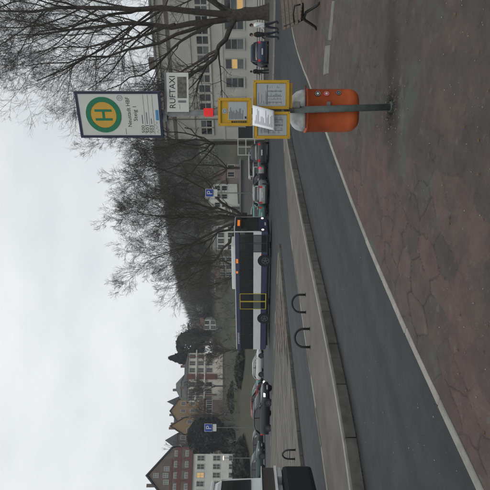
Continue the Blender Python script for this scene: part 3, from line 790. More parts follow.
make_car('hatch', P_silver, at(322, 50), R(62), 'silver car with bright red rear lamps parked next to the dark corner car', brake=True, group=gr)
make_car('wagon', P_dk, at(306, 48.5), R(35), 'black car parked side-on in the middle of the row', group=gr)
make_car('wagon', P_grey, at(291, 51), R(15), 'grey car parked between the black car and the teal car', group=gr)
make_car('hatch', P_teal, at(281, 47.5), R(70), 'pale teal car parked right beside the bus front', group=gr)
make_car('van', P_white, at(330, 62), R(10), 'white van parked behind the silver and dark cars', group=gr, cat='van')
make_car('wagon', P_silver, at(303, 62), R(5), 'silver car in the back row behind the black side-on car', group=gr)
make_car('suv', P_white, at(280, 60), R(2), 'white car in the back row above the teal car', group=gr)
make_car('hatch', P_silver, at(299, 45.5), R(74), 'pale silver hatchback parked in front of the grey car', group=gr)
make_car('hatch', P_red, at(315, 54), R(80), 'dark red car behind the black side-on car', group=gr)
make_car('suv', P_blue, at(435, 45), R(76), 'dark blue car parked in front of the big building', group=gr)

# ---- city bus
fc = Vector((1.05, 38.8, 0)); hd = Vector((math.cos(HB), math.sin(HB), 0)); lf = Vector((-hd.y, hd.x, 0))
BL = 12.4
bctr = fc - hd * BL / 2 + lf * 1.25
bus = empty('city_bus', bctr, HB, 'navy and white city bus with yellow framed doors driving to the right', 'bus')
M_bnavy = car_paint('bus_navy', (.020, .027, .070)); M_bwhite = car_paint('bus_white', (.52, .54, .53)); M_dispo = mat('orange_display', (.4, .1, .01), .5, .5, 40, emit=(1, .28, .03), estr=.5)
M_yel = mat('yellow_door_edge', (.46, .36, .04), .5, .1); M_under = mat('underbody_black', (.012, .012, .012), .8, .2)
def bus_glass():
    m = bpy.data.materials.new('tinted_bus_glass'); m.use_nodes = True
    n, l = m.node_tree.nodes, m.node_tree.links; b = n['Principled BSDF']
    b.inputs['Base Color'].default_value = (.012, .014, .015, 1); b.inputs['Roughness'].default_value = .07
    t = n.new('ShaderNodeBsdfTransparent'); t.inputs['Color'].default_value = (.62, .66, .64, 1); x_ = n.new('ShaderNodeMixShader'); x_.inputs['Fac'].default_value = .33
    l.new(t.outputs[0], x_.inputs[1]); l.new(b.outputs[0], x_.inputs[2]); l.new(x_.outputs[0], n['Material Output'].inputs['Surface'])
    return m
M_bglass = bus_glass()
x0, x1, yw = -BL / 2, BL / 2, 1.25
# body shell pieces
def wrap(name, m, z0, z1, inset=0.0, xa=x0, xb=x1, bev=.05, th=.06):
    mb = MB(); y_ = yw - inset
    mb.box(xa, xb, -y_, -y_ + th, z0, z1); mb.box(xa, xb, y_ - th, y_, z0, z1); mb.box(xa, xa + th, -y_ + th, y_ - th, z0, z1); mb.box(xb - th, xb, -y_ + th, y_ - th, z0, z1)
    return mb.build(name, m, bus)
wrap('skirt', M_bnavy, .33, .82); wrap('belt_panel', M_bwhite, .82, 1.46, .002); wrap('roof_band', M_bnavy, 2.62, 2.93)
rb = MB(); rb.box(x0, x1, -yw, yw, 2.93, 3.0); rb.build('roof', M_bwhite, bus, bevel=.03)
box('floor', M_under, bus, x0 + .1, x1 - .1, -yw + .07, yw - .07, .28, .40); box('underbody', M_under, bus, x0 + .4, x1 - .3, -yw + .1, yw - .1, .14, .30)
box('roof_unit', M_bwhite, bus, 0.3, 4.6, -.85, .85, 3.0, 3.28, bevel=.08)
xs = [x1 - 2.0, x1 - 3.6, x1 - 4.95, x1 - 6.1]
wins = [(x1 - 1.95, x1 - 3.45), (x1 - 3.5, x1 - 4.9), (x1 - 4.95, x1 - 6.0), (x1 - 7.75, x1 - 9.1), (x1 - 9.15, x1 - 10.6), (x1 - 10.65, x0 + .08)]
for a, b in wins:
    box('window', M_bglass, bus, b, a, -yw + .01, -yw + .03, 1.46, 2.62)
    box('window_post', M_blackm, bus, b - .04, b + .0, -yw + .004, -yw + .05, 1.46, 2.62)
for k in range(7):
    a = x0 + .1 + k * 1.72
    box('window', M_bglass, bus, a + .03, a + 1.68, yw - .03, yw - .01, 1.46, 2.62)
    box('window_post', M_blackm, bus, a - .03, a + .03, yw - .06, yw - .004, 1.46, 2.62)
box('rear_window', M_bglass, bus, x0 + .01, x0 + .03, -yw + .06, yw - .06, 1.46, 2.62)
# seats and poles inside
for k in range(6):
    xx = x0 + .9 + k * 1.15
    for s in (-1, 1): box('seat_row', mat('seat_fabric', (.03, .035, .06), .9, .3), bus, xx, xx + .5, s * .75 - .42, s * .75 + .42, .75, 1.65 , .05)
for k in range(9):
    xx = x0 + 1.2 + k * 1.2; MB().tube([(xx, -.5 if k % 2 else .5, .4), (xx, -.5 if k % 2 else .5, 2.7)], .025, 6).build('grab_pole', M_yel, bus)
MB().tube([(x0 + 1, -.75, 2.35), (x1 - 1.5, -.75, 2.35)], .025, 6).build('grab_rail', M_yel, bus)
# doors
def leaf(a, b, edge):
    d = empty('door', ((a + b) / 2, -yw - .008, 0)); d.parent = bus; w = abs(a - b) / 2
    box('door_glass', M_bglass, d, -w + .04, w - .04, 0, .02, .42, 2.58)
    mb = MB(); t_ = .045
    mb.box(-w, w, -.012, .03, .36, .36 + t_ * 1.5).box(-w, w, -.012, .03, 2.58, 2.58 + t_).box(-w, -w + t_, -.0122, .0302, .36 + t_ * 1.5, 2.58).box(w - t_, w, -.0122, .0302, .36 + t_ * 1.5, 2.58)
    mb.build('door_frame', edge, d)
leaf(x1 - 6.05, x1 - 6.87, M_yel); leaf(x1 - 6.9, x1 - 7.72, M_yel)
leaf(x1 - .28, x1 - 1.06, M_blackm); leaf(x1 - 1.09, x1 - 1.9, M_blackm)
# front
box('windscreen', M_bglass, bus, x1 + .002, x1 + .03, -yw + .05, yw - .05, 1.0, 2.45, .008)
box('front_header', M_blackm, bus, x1 + .002, x1 + .04, -yw + .03, yw - .03, 2.45, 2.9, .01)
box('destination_display', M_dispo, bus, x1 + .04, x1 + .05, -.35, .65, 2.56, 2.76)
box('front_panel', M_bnavy, bus, x1 + .002, x1 + .035, -yw + .03, yw - .03, .36, 1.0, .01)
for k in range(2): box('wiper', M_blackm, bus, x1 + .035, x1 + .05, -.9 + k * .95, -.1 + k * .95, 1.12 + k * .03, 1.15 + k * .03)
box('front_pillar', M_bwhite, bus, x1 - .05, x1 + .036, -yw - .004, -yw + .05, .95, 2.95); box('front_pillar', M_bwhite, bus, x1 - .05, x1 + .036, yw - .05, yw + .004, .95, 2.95)
for s in (-1, 1):
    MB().disc((x1 + .03, s * .98, .72), .10, 'x', .03, 16).build('headlight', mat('bus_headlight', (.8, .8, .8), .3, .02, emit=(1, .55, .60), estr=4.0), bus)
    m_ = empty('wing_mirror', (x1 + .25, s * (yw + .12), 2.0)); m_.parent = bus
    box('mirror_head', M_blackm, m_, -.08, .06, -.12, .12, -.02, .42, .03); MB().tube([(0, 0, .4), (-.1, 0, .62), (-.25, -s * .15, .66)], .02, 6).build('mirror_arm', M_blackm, m_)
    for wx in (x1 - 2.72, x1 - 8.75):
        MB().disc((wx, s * (yw + .006) - (.03 if s > 0 else 0), .52), .60, 'y', .03, 24).build('wheel_arch', M_under, bus)
        wheel(bus, (wx, s * (yw - .12), .48), .48, .28, s)
box('number_plate', M_plate, bus, x1 + .036, x1 + .045, -.26, .26, .45, .56)
for xx, zz in ((x1 - 2.55, 2.72), (x1 - 3.75, 2.74)): box('side_display', M_dispo, bus, xx - (.42 if zz < 2.73 else .22), xx, -yw - .012, -yw - .002, zz, zz + .16)
box('side_marker', mat('amber_marker', (.5, .2, .02), .4, .1, emit=(1, .3, .2), estr=.6), bus, x1 - 2.2, x1 - 2.1, -yw - .012, -yw - .002, .84, .9)
for k in range(8): box('side_lettering', mat('pale_lettering', (.4, .43, .45), .5, .1), bus, x0 + .7 + k * .17, x0 + .7 + k * .17 + .1, -yw - .012, -yw - .004, 2.70 + .02 * (k % 2), 2.86)
for s in (-1, 1): box('tail_light', M_tail, bus, x0 - .02, x0 + .02, s * 1.05 - .08, s * 1.05 + .08, .9, 1.3)

# ---- white van entering at the left edge
vd = 9.0
vx = (17 - 245) / F * (vd + 2.0) + .05
van = empty('white_van', (vx, vd + 1.0, 0), R(-3), 'white van with black windscreen and black bumper cut off at the left edge', 'van')
P_van = car_paint('van_white', (.66, .69, .69)); M_plast = mat('black_bumper_plastic', (.014, .015, .017), .6, .2, 20)
# local: +x forward, right flank at y = -1
def vring(x, pts): return [Vector((x, -a, b)) for a, b in pts] + [Vector((x, a, b)) for a, b in reversed(pts)]
VH = 2.60
prof = [(.97, .42), (1.0, .55), (1.0, 1.35), (.97, 1.55), (.93, 2.25), (.86, VH - .10), (.70, VH)]
def scale_p(k, zs): return [(a * k, .42 + (b - .42) * zs) for a, b in prof]
MB().loft([vring(-5.2, scale_p(.97, .98)), vring(-5.1, prof), vring(-.62, prof), vring(-.42, scale_p(.99, .985)), vring(-.24, scale_p(.97, .955)), vring(-.17, scale_p(.94, .90))]).build('body', P_van, van, smooth=False)
MB().hexa([(-.9, -.985, 1.62), (-.20, -.985, 1.62), (-.20, .985, 1.62), (-.9, .985, 1.62), (-.9, -.945, 2.32), (-.235, -.945, 2.32), (-.235, .945, 2.32), (-.9, .945, 2.32)]).build('side_window', M_glass, van)
MB().hexa([(-.3, -.80, 1.66), (-.145, -.80, 1.66), (-.145, .80, 1.66), (-.3, .80, 1.66), (-.3, -.76, 2.30), (-.155, -.76, 2.30), (-.155, .76, 2.30), (-.3, .76, 2.30)]).build('windscreen', M_glass, van)
for k in range(4): box('vent_slat', P_silver, van, -.35, .02, -1.0 - .004, -.6, 1.44 + k * .04, 1.465 + k * .04)
box('nose_panel', mat('dull_brown_panel', (.06, .055, .052), .5, .15), van, -.6, .02, -1.004, 1.004, 1.16, 1.42, .01)
box('nose_trim', P_van, van, -.15, .05, -1.01, 1.01, 1.425, 1.44); box('nose_trim', P_van, van, -.15, .06, -1.012, 1.012, 1.10, 1.155)
hl = box('headlight', M_lampo, van, -.42, .03, -1.008, -.62, .98, 1.10, .03); hl = box('headlight', M_lampo, van, -.42, .03, .62, 1.008, .98, 1.10, .03)
box('bumper', M_plast, van, -1.0, .07, -1.03, 1.03, .30, .98, .10)
for s in (-1, 1): MB().disc((-.17, s * 1.03 - (.012 if s < 0 else -.0), .72), .07, 'y', .012, 18).build('fog_lamp', P_grey, van); 
mb = MB()
for k in range(3): mb.box(-4.8 + k * 1.4, -4.4 + k * 1.4, -.6, .6, VH, VH + .03)
mb.build('roof_rib', P_van, van); box('roof_lip', P_van, van, -.5, -.18, -.84, .84, 2.46, 2.53, .02)
m_ = empty('wing_mirror', (-.36, -1.12, 2.20)); m_.parent = van; box('mirror_head', M_plast, m_, -.06, .07, -.10, .10, -.06, .16, .03); box('mirror_arm', M_plast, m_, -.03, .03, .08, .2, -.02, .03)
for wx in (-1.15, -4.2):
    for s in (-1, 1): wheel(van, (wx, s * .90, .34), .34, .22, s)

# ------------------------------------------------------------------ people
def skin_mesh(verts, edges, radii, root):
    me = bpy.data.meshes.new('sk'); me.from_pydata(verts, edges, [])
    o = bpy.data.objects.new('sk', me); COL.objects.link(o)
    o.modifiers.new('s', 'SKIN'); sub = o.modifiers.new('u', 'SUBSURF'); sub.levels = 2
    for i, r_ in enumerate(radii):
        me.skin_vertices[0].data[i].radius = r_ if isinstance(r_, tuple) else (r_, r_); me.skin_vertices[0].data[i].use_root = (i == root)
    bpy.context.view_layer.update()
    r = bpy.data.meshes.new_from_object(o.evaluated_get(bpy.context.evaluated_depsgraph_get()))
    bpy.data.objects.remove(o); return r
def person(loc, rz, h, top, legs, hair, label, stride=.16, arm=.10):
    e = empty('person', loc, rz, label, 'person')
    k = h / 1.75
    # faces +x; y to the left
    V = [(0, 0, .95), (0, 0, 1.12), (0, 0, 1.30), (0, 0, 1.45), (.01, 0, 1.53), (.03, 0, 1.60), (.035, 0, 1.70)]
    Rr = [(.16, .125), (.155, .115), (.185, .125), (.12, .09), .052, (.075, .088), (.07, .075)]
    E = [(0, 1), (1, 2), (2, 3), (3, 4), (4, 5), (5, 6)]
    for s, f in ((1, stride), (-1, -stride)):
        b = len(V); V += [(0, s * .095, .90), (.03 + f * .6, s * .10, .50), (f - .02, s * .10, .09), (f + .13, s * .115, .04)]
        Rr += [.102, .078, .060, (.05, .042)]; E += [(0, b), (b, b + 1), (b + 1, b + 2), (b + 2, b + 3)]
        a = len(V); V += [(0, s * .20, 1.40), (-.02 - f * .25, s * .25, 1.13), (.06 - f * .7 + arm, s * .24, .90), (.08 - f * .75 + arm, s * .24, .81)]
        Rr += [.075, .054, .042, (.036, .026)]; E += [(3, a), (a, a + 1), (a + 1, a + 2), (a + 2, a + 3)]
    me = skin_mesh([(x * k, y * k, z * k) for x, y, z in V], E, [tuple(q * k for q in r_) if isinstance(r_, tuple) else r_ * k for r_ in Rr], 0)
    sk = mat('skin', (.32, .19, .13), .6, .1); sh = mat('dark_shoes', (.02, .02, .02), .6, .1)
    me.materials.clear()
    for m_ in (legs, top, sk, sh): me.materials.append(m_)
    for p in me.polygons:
        z_ = p.center.z / k; arm_ = abs(p.center.y) > .208 * k and z_ > .70
        p.material_index = 3 if z_ < .075 else 2 if z_ > 1.52 or (arm_ and z_ < .865) else 1 if z_ > .88 else 0
        p.use_smooth = True
    link('body', me, None, e)
    hm = bpy.data.meshes.new('h'); bm = bmesh.new(); bmesh.ops.create_uvsphere(bm, u_segments=14, v_segments=10, radius=.098 * k)
    for v in list(bm.verts):
        v.co.x *= 1.08; v.co.z *= 1.12
        if v.co.x > .045 * k and v.co.z < .03 * k: v.co.x = .02 * k
    bm.to_mesh(hm); bm.free()
    ho = link('hair', hm, hair, e); ho.location = (.012 * k, 0, 1.675 * k)
    for p in hm.polygons: p.use_smooth = True
    nb = MB().hexa([(0, -.014, -.02), (.03, -.016, -.022), (.03, .016, -.022), (0, .014, -.02), (0, -.006, .03), (.008, -.006, .03), (.008, .006, .03), (0, .006, .03)]).build('nose', sk, e, bevel=.004); nb.location = (.105 * k, 0, 1.64 * k)
    for s in (-1, 1):
        MB().disc((.112 * k, s * .033 * k, 1.665 * k), .012, 'x', .004, 10).build('eye', M_ink, e)
        MB().disc((.02 * k, s * .09 * k - .008, 1.645 * k), .028, 'y', .016, 10).build('ear', sk, e)
    return e
C_white = mat('white_jacket', (.62, .66, .64), .9, .12, 12); C_black = mat('black_clothes', (.014, .014, .016), .9, .3, 12); C_dark = mat('dark_trousers', (.022, .024, .032), .9, .2, 12)
hair1 = mat('dark_hair', (.02, .015, .012), .8, .2)
person(at(465, 29.4), R(150), 1.72, C_white, C_dark, hair1, 'person in a white jacket and dark trousers walking in front of the big tree', .18)
person(at(455.5, 29.0), R(150), 1.72, C_black, C_dark, hair1, 'person in dark clothes walking beside the person in white', .14)
person(at(418.5, 43), R(120), 1.72, C_black, C_black, hair1, 'person in black standing left of the dark blue car', .08)

# ------------------------------------------------------------------ trees
def unit(a): return a / np.maximum(np.linalg.norm(a, axis=-1, keepdims=True), 1e-9)
def tubes(Pn, Rn, n):
    """Pn (N,K,3), Rn (N,K) -> verts, quads of n-sided tubes"""
    N, K, _ = Pn.shape
    T_ = np.empty_like(Pn); T_[:, 1:-1] = Pn[:, 2:] - Pn[:, :-2]; T_[:, 0] = Pn[:, 1] - Pn[:, 0]; T_[:, -1] = Pn[:, -1] - Pn[:, -2]; T_ = unit(T_)
    ref = np.where(np.abs(T_[:, :1, 2:3]) > .8, np.array([1.0, 0, 0]), np.array([0, 0, 1.0])); ref = np.broadcast_to(ref, T_.shape)
    a = unit(np.cross(T_, ref)); b = np.cross(a, T_)
    ang = np.arange(n) * 2 * np.pi / n
    Vv = Pn[:, :, None] + (a[:, :, None] * np.cos(ang)[None, None, :, None] + b[:, :, None] * np.sin(ang)[None, None, :, None]) * Rn[:, :, None, None]
    idx = np.arange(N * K * n).reshape(N, K, n)
    p = idx[:, :-1]; q = idx[:, 1:]
    Qq = np.stack([p, np.roll(p, -1, 2), np.roll(q, -1, 2), q], -1).reshape(-1, 4)
    return Vv.reshape(-1, 3), Qq
def children(Pn, Rn, m, lfac, rg, ang=(35, 65), K=5, t0=.2, up=.10, wob=.16, rfac=.55, rmin=.004, lens=None, taper=.35):
    N, Kp, _ = Pn.shape
    t = rg.uniform(t0, 1.0, (N, m)) ** .85
    f = t * (Kp - 1); i = np.minimum(f.astype(int), Kp - 2); w = (f - i)[..., None]
    ar = np.arange(N)[:, None]
    p0 = Pn[ar, i] * (1 - w) + Pn[ar, i + 1] * w
    r0 = (Rn[ar, i] * (1 - w[..., 0]) + Rn[ar, i + 1] * w[..., 0])
    tg = unit(Pn[ar, i + 1] - Pn[ar, i])
    rnd_ = unit(rg.normal(size=tg.shape)); side = unit(np.cross(tg, rnd_))
    A_ = np.radians(rg.uniform(*ang, (N, m)))[..., None]
    d = unit(tg * np.cos(A_) + side * np.sin(A_) + np.array([0, 0, up]))
    L = np.linalg.norm(np.diff(Pn, axis=1), axis=2).sum(1)[:, None] if lens is None else lens
    L = L * lfac * (1.15 - .6 * t) * rg.uniform(.65, 1.3, (N, m))
    p0, d, L, r0 = p0.reshape(-1, 3), d.reshape(-1, 3), L.reshape(-1), r0.reshape(-1)
    pts = [p0]; cur = p0
    for k in range(K - 1):
        d = unit(d + rg.normal(size=d.shape) * wob + np.array([0, 0, up * .6]))
        cur = cur + d * (L / (K - 1))[:, None]; pts.append(cur)
    rs = np.maximum(r0 * rfac, rmin)[:, None] * np.linspace(1, taper, K)[None, :]
    return np.stack(pts, 1), np.maximum(rs, rmin * .7)
def poly_resample(pts, K):
    pts = np.array([tuple(p) for p in smooth([Vector(p) for p in pts], 2)]); s = np.r_[0, np.cumsum(np.linalg.norm(np.diff(pts, axis=0), axis=1))]
    q = np.linspace(0, s[-1], K); return np.stack([np.interp(q, s, pts[:, k]) for k in range(3)], 1)
def make_tree(label, basep, trunk_top, r_trunk, limbs, seed, lev=(14, 9, 8, 3), rmin=.005, l1=.42, bark=M_bark, group='bare trees along the street', up=.10):
    rg = np.random.default_rng(seed); bx_, by_ = basep.x, basep.y
    e = empty('bare_tree', (bx_, by_, 0), 0, label, 'tree', group)
    off = np.array([bx_, by_, 0.0])
    tt = np.array(trunk_top) - off
    tp = np.array([[0, 0, -.1], [0.0, 0, .25], tt * .35, tt * .7, tt]); tp = poly_resample(tp, 10)
    tr = r_trunk * np.array([1.55, 1.22, 1.08, 1.0, .97, .95, .93, .92, .9, .86])
    # bumpy trunk
    vv, qq = tubes(tp[None], tr[None], 16); vv = vv + rg.normal(size=vv.shape) * r_trunk * .05
    link('trunk', fast_mesh('trunk', vv, qq, True), bark, e)
    PL, RL = [], []
    for pts, ra, rb_ in limbs:
        q = poly_resample([np.array(tuple(p)) - off for p in pts], 12); q[1:-1] += rg.normal(size=q[1:-1].shape) * .10
        rr_ = np.linspace(ra, rb_, 12); PL.append(q); RL.append(rr_)
        vv, qq = tubes(q[None], rr_[None], 8); link('limb', fast_mesh('limb', vv, qq, True), bark, e)
    PL, RL = np.array(PL), np.array(RL)
    Vs, Qs = [], []; k = 0
    p1, r1 = children(PL, RL, lev[0], l1, rg, K=7, up=up, wob=.13, ang=(28, 55), rmin=rmin * 2.2, rfac=.45)
    p2, r2 = children(p1, r1, lev[1], .50, rg, K=6, up=up * .9, wob=.15, rmin=rmin * 1.6)
    p3, r3 = children(p2, r2, lev[2], .56, rg, K=4, up=up * .8, wob=.16, ang=(28, 52), rmin=rmin * 1.1)
    sets = [(p1, r1, 5), (p2, r2, 4), (p3, r3, 3)]
    if lev[3]:
        p4, r4 = children(p3, r3, lev[3], .66, rg, K=3, up=up * .6, wob=.16, ang=(22, 45), rmin=rmin); sets.append((p4, r4, 3))
    for i, (pn, rn, n) in enumerate(sets):
        vv, qq = tubes(pn, rn, n); Vs.append(vv); Qs.append(qq + k); k += len(vv)
        if i == 0:
            link('branches', fast_mesh('branches', vv, qq, True), bark, e); Vs, Qs, k = [], [], 0
    link('crown', fast_mesh('crown', np.concatenate(Vs), np.concatenate(Qs)), M_twig, e)
    return e
# big tree at the right
TD = 42.0
tb = Vector((*at(478, TD)[:2], 0))
def L(*pp): return [P(u, v, TD + dd) for u, v, dd in pp]
fork = P(474, 232, TD)
limbs = [
 (L((474, 236, 0), (462, 228, 0), (446, 222, -.5), (430, 213, -1), (412, 188, -1.5), (402, 165, -2), (392, 135, -2.5)), 0.245, 0.036),
 (L((472, 236, 0), (467, 215, .3), (466, 190, .5), (464, 165, 1), (467, 130, 1.5), (464, 85, 2), (455, 40, 2.5), (455, 5, 3)), 0.288, 0.036),
 (L((475, 234, 0), (479, 205, -.5), (482, 170, -1), (481, 130, -1.5), (484, 80, -2), (478, 20, -2), (482, -40, -2)), 0.302, 0.042),
 (L((476, 234, 0), (490, 210, .5), (508, 170, 1), (520, 120, 1.5), (530, 50, 2)), 0.259, 0.036),
 (L((470, 226, 0), (460, 195, -1), (447, 165, -2), (440, 130, -3), (434, 95, -3), (428, 55, -3.5), (424, 25, -4)), 0.187, 0.027),
 (L((468, 214, .5), (455, 190, 2), (438, 168, 3.5), (420, 150, 4), (405, 120, 5), (395, 95, 5)), 0.158, 0.024),
 (L((478, 225, 0), (500, 200, -2), (530, 180, -4), (560, 150, -5)), 0.202, 0.030),
 (L((440, 218, -1), (425, 195, .5), (410, 172, 2), (396, 150, 3), (380, 128, 4)), 0.122, 0.018),
 (L((466, 175, .6), (452, 140, 2.5), (445, 90, 4), (440, 45, 5), (432, 10, 5)), 0.130, 0.018),
 (L((481, 140, -1.4), (470, 95, -4), (462, 50, -5), (448, 15, -6)), 0.130, 0.018),
]
make_tree('large bare tree with a thick forked trunk in front of the big beige building', tb, fork, .54, limbs, 11, lev=(16, 9, 7, 4), rmin=.0062, l1=.46)
# tree behind the bus front
def tree_auto(label, u, d, htop, spread, r, seed, nl=9, fork_h=2.6, lev=(12, 8, 6, 2), rmin=.008, leanx=0.0, bark=M_bark, l1=.42, group='bare trees along the street'):
    rg = random.Random(seed); b = Vector((*at(u, d)[:2], 0)); fk_ = b + Vector((0, 0, fork_h)); lm = []
    for i in range(nl):
        a = 2 * math.pi * i / nl + rg.uniform(-.3, .3); q = rg.uniform(.45, 1.0) if i else .1; hh = htop * (1 - .35 * q ** 2) * rg.uniform(.92, 1.0)
        ex, ey = math.cos(a) * spread * q, math.sin(a) * spread * q
        pts = [fk_ + Vector((0, 0, rg.uniform(-.5, .6)))]
        for t in (.25, .5, .75, 1.0):
            pts.append(Vector((b.x + (ex + leanx) * t ** .8 + rg.gauss(0, .25), b.y + ey * t ** .8 + rg.gauss(0, .25), fork_h + (hh - fork_h) * t ** 1.15)))
        lm.append((pts, r * rg.uniform(.32, .48), .022))
    return make_tree(label, b, fk_, r, lm, seed, lev=lev, rmin=rmin, l1=l1, bark=bark, group=group)
tree_auto('tall bare tree rising behind the front of the bus', 272, 54, 16.0, 8.2, .40, 21, nl=8, fork_h=2.4, lev=(14, 9, 7, 4), rmin=.0072, leanx=-.3, l1=.48)
tree_auto('bare tree between the bus front and the bus stop sign', 322, 74, 21.0, 8.0, .22, 22, nl=7, fork_h=5, lev=(10, 7, 6, 3), rmin=.0090, l1=.46)
tree_auto('slender bare tree behind the middle of the bus', 222, 76, 12.0, 5.5, .2, 23, nl=6, lev=(9, 7, 5, 3), rmin=.0095)
tree_auto('bare tree behind the H plate of the bus stop', 347, 56.5, 19.0, 6.5, .22, 24, nl=7, fork_h=6.0, lev=(12, 9, 7, 3), rmin=.0075, l1=.46)

# ------------------------------------------------------------------ hills
def crest_px(u): return np.interp(u, [-600, -100, 0, 60, 130, 170, 200, 250, 285, 340, 490, 800, 1200], [30, 34, 34, 34, 36, 48, 62, 70, 75, 84, 90, 80, 60])
def hill_z(X, Y):
    D = np.maximum(Y, 1.0); u = 245 + F * X / D
    w = np.clip((u - 120) / 90, 0, 1); Dc = 230 + 220 * w; D0 = 74 + 40 * w
    t = np.clip((D - D0) / (Dc - D0), 0, 1.0); s = t * (1.6 - .6 * t)
    return s * crest_px(u) / F * Dc + 1.5 * (fbm(X / 18, Y / 18, 61) - .5) * np.clip(t * 6, 0, 1) - .08
gx = np.linspace(-420, 620, 160); gy = np.r_[np.linspace(72, 260, 70), np.linspace(268, 900, 50)]
HX, HY = np.meshgrid(gx, gy); HZ = hill_z(HX, HY)
HZ = np.where(HY > 470, HZ * np.clip(1 - (HY - 470) / 900, .3, 1), HZ)
Vh = np.stack([HX, HY, HZ], -1).reshape(-1, 3); nx = len(gx)
i0 = (np.arange(len(gy) - 1)[:, None] * nx + np.arange(nx - 1)[None, :]).ravel(); Qh = np.stack([i0, i0 + 1, i0 + nx + 1, i0 + nx], -1)
M_hill = mat('hillside_grass', (.043, .049, .027), .95, .35, .08, col2=(.066, .062, .040))
setp(link('hill', fast_mesh('hill', Vh, Qh, True), M_hill), kind='structure')
def hz(x, y): return float(hill_z(np.array([float(x)]), np.array([float(y)]))[0])

# woodland on the slope (reads as one mass)
rg = np.random.default_rng(77)
def wood(name, label, n, pick, hr, m, ntw=26, tw=.10):
    pos = np.array([pick() for _ in range(n)]); h = rg.uniform(*hr, n)
    t = rg.uniform(.15, .95, (n, ntw)); a = rg.uniform(0, 2 * np.pi, (n, ntw)); sp = np.sin(np.pi * np.clip(t, .1, 1) ** .8) * .48 + .05
    b0 = np.stack([np.zeros_like(t), np.zeros_like(t), t * .55], -1) * h[:, None, None]
    b1 = np.stack([np.cos(a) * sp, np.sin(a) * sp, t * .62 + .30 * rg.uniform(.3, 1.1, t.shape)], -1) * h[:, None, None]
    side = np.stack([-np.sin(a), np.cos(a), 0 * a], -1) * tw * h[:, None, None] / 12
    tri = np.stack([b0 - side, b0 + side, b1], 2) + pos[:, None, None, :]
    Vt = tri.reshape(-1, 3); Qt = np.arange(len(Vt)).reshape(-1, 3)
    return setp(link(name, fast_mesh(name, Vt, Qt), m), label, 'woodland', kind='stuff')
def pick_hill():
    while True:
        u = rg.uniform(150, 380); d = rg.uniform(170, 470); X = (u - 245) / F * d
        return (X, d, hz(X, d) - .5)
def pick_left():
    while True:
        u = rg.uniform(-40, 190); d = rg.uniform(95, 215); X = (u - 245) / F * d
        if rg.random() < .6: return (X, d, hz(X, d) - .3)
M_wood_far = mat('bare_woodland', (.12, .117, .108), .95, .3, .05)
wood('hillside_wood', 'bare brown woodland covering the hill behind the town', 3600, pick_hill, (6, 12), M_wood_far, 44, .14)
wood('hillside_scrub', 'low bare scrub growing on the left slope below the houses', 420, pick_left, (1.5, 4.5), M_wood_far, 24, .16)

# evergreens: crown of many small leaf faces
def evergreen(label, u, d, vb, vt, wpx, shape, seed, m, cat='tree', group='dark evergreens in the town', n=2600):
    rg_ = np.random.default_rng(seed); c = P(u, vb, d); H = (vb - vt) * px(d); W = wpx * px(d) / 2
    e = empty('evergreen_tree', c, 0, label, cat, group)
    MB().tube([(0, 0, -2.5), (0, 0, H * .5), (.1, 0, H * .85)], [W * .10, W * .07, W * .02], 8).build('trunk', M_bark2, e)
    t = rg_.uniform(.06, 1, n); a = rg_.uniform(0, 2 * np.pi, n)
    prof_ = (np.clip(1 - t, .02, 1) ** .75 if shape == 'cone' else np.sqrt(np.clip(1 - (2 * t - 1) ** 2, .02, 1)))
    lump = .70 + .55 * fbm(np.cos(a) * 2.3 + 5 + t * 5, np.sin(a) * 2.3 + 5 + t * 3, seed)
    r_ = W * prof_ * lump * rg_.uniform(.55, 1, n) ** .5
    ctr = np.stack([np.cos(a) * r_, np.sin(a) * r_, t * H], -1); s = W * .10 * rg_.uniform(.6, 1.5, n)
    d1 = unit(rg_.normal(size=(n, 3))); d2 = unit(np.cross(d1, rg_.normal(size=(n, 3))))
    q = np.stack([ctr - d1 * s[:, None], ctr + d2 * s[:, None] * .6, ctr + d1 * s[:, None], ctr - d2 * s[:, None] * .6], 1)
    link('crown', fast_mesh('crown', q.reshape(-1, 3), np.arange(n * 4).reshape(-1, 4)), m, e)
M_ever = mat('evergreen_leaves', (.016, .022, .016), .9, .5, 1.5); M_ever2 = mat('evergreen_leaves_pale', (.028, .034, .024), .9, .5, 1.5)
evergreen('dark conifer with pointed top standing right of the white villa', 132, 165, 205, 169, 26, 'cone', 1, M_ever)
evergreen('dark rounded evergreen behind the conifer right of the villa', 146, 172, 206, 177, 30, 'round', 2, M_ever)
evergreen('tall dark bushy tree left of the blue parking sign', 54, 118, 226, 188, 36, 'round', 3, M_ever)
evergreen('low dark evergreen above the street lamp', 50, 108, 242, 216, 26, 'round', 4, M_ever)
evergreen('dark bush right of the parking sign on the slope', 92, 110, 246, 228, 34, 'round', 5, M_ever2, n=1800)
evergreen('dark hedge bush behind the white parked car', 120, 100, 247, 236, 40, 'round', 6, M_ever2, n=1500)
evergreen('dark bush behind the parked cars at the left', 20, 90, 251, 234, 60, 'round', 7, M_ever2, n=2000)
evergreen('round dark tree on the hill above the parked cars', 282, 190, 216, 193, 20, 'round', 8, M_ever2, n=1500)

M_pale = mat('pale_shrub_twigs', (.17, .175, .155), .95, .3, 2)
for i, (u_, vb_, vt_, w_, lb) in enumerate([(338, 222, 200, 22, 'pale frosted shrub next to the corner of the beige building'), (322, 220, 196, 22, 'pale rounded shrub high on the slope above the parked cars'), (310, 218, 203, 16, 'small pale shrub right of the gabled house roof'), (258, 214, 199, 16, 'pale shrub above the house row over the bus front'), (186, 208, 196, 16, 'pale shrub on the slope above the bus doors'), (164, 203, 188, 18, 'pale bushy crown right of the dark conifer')]):
    evergreen(lb, u_, 150 + 6 * i, vb_, vt_, w_, 'round', 40 + i, M_pale, 'shrub', 'pale shrubs on the slope', 700)
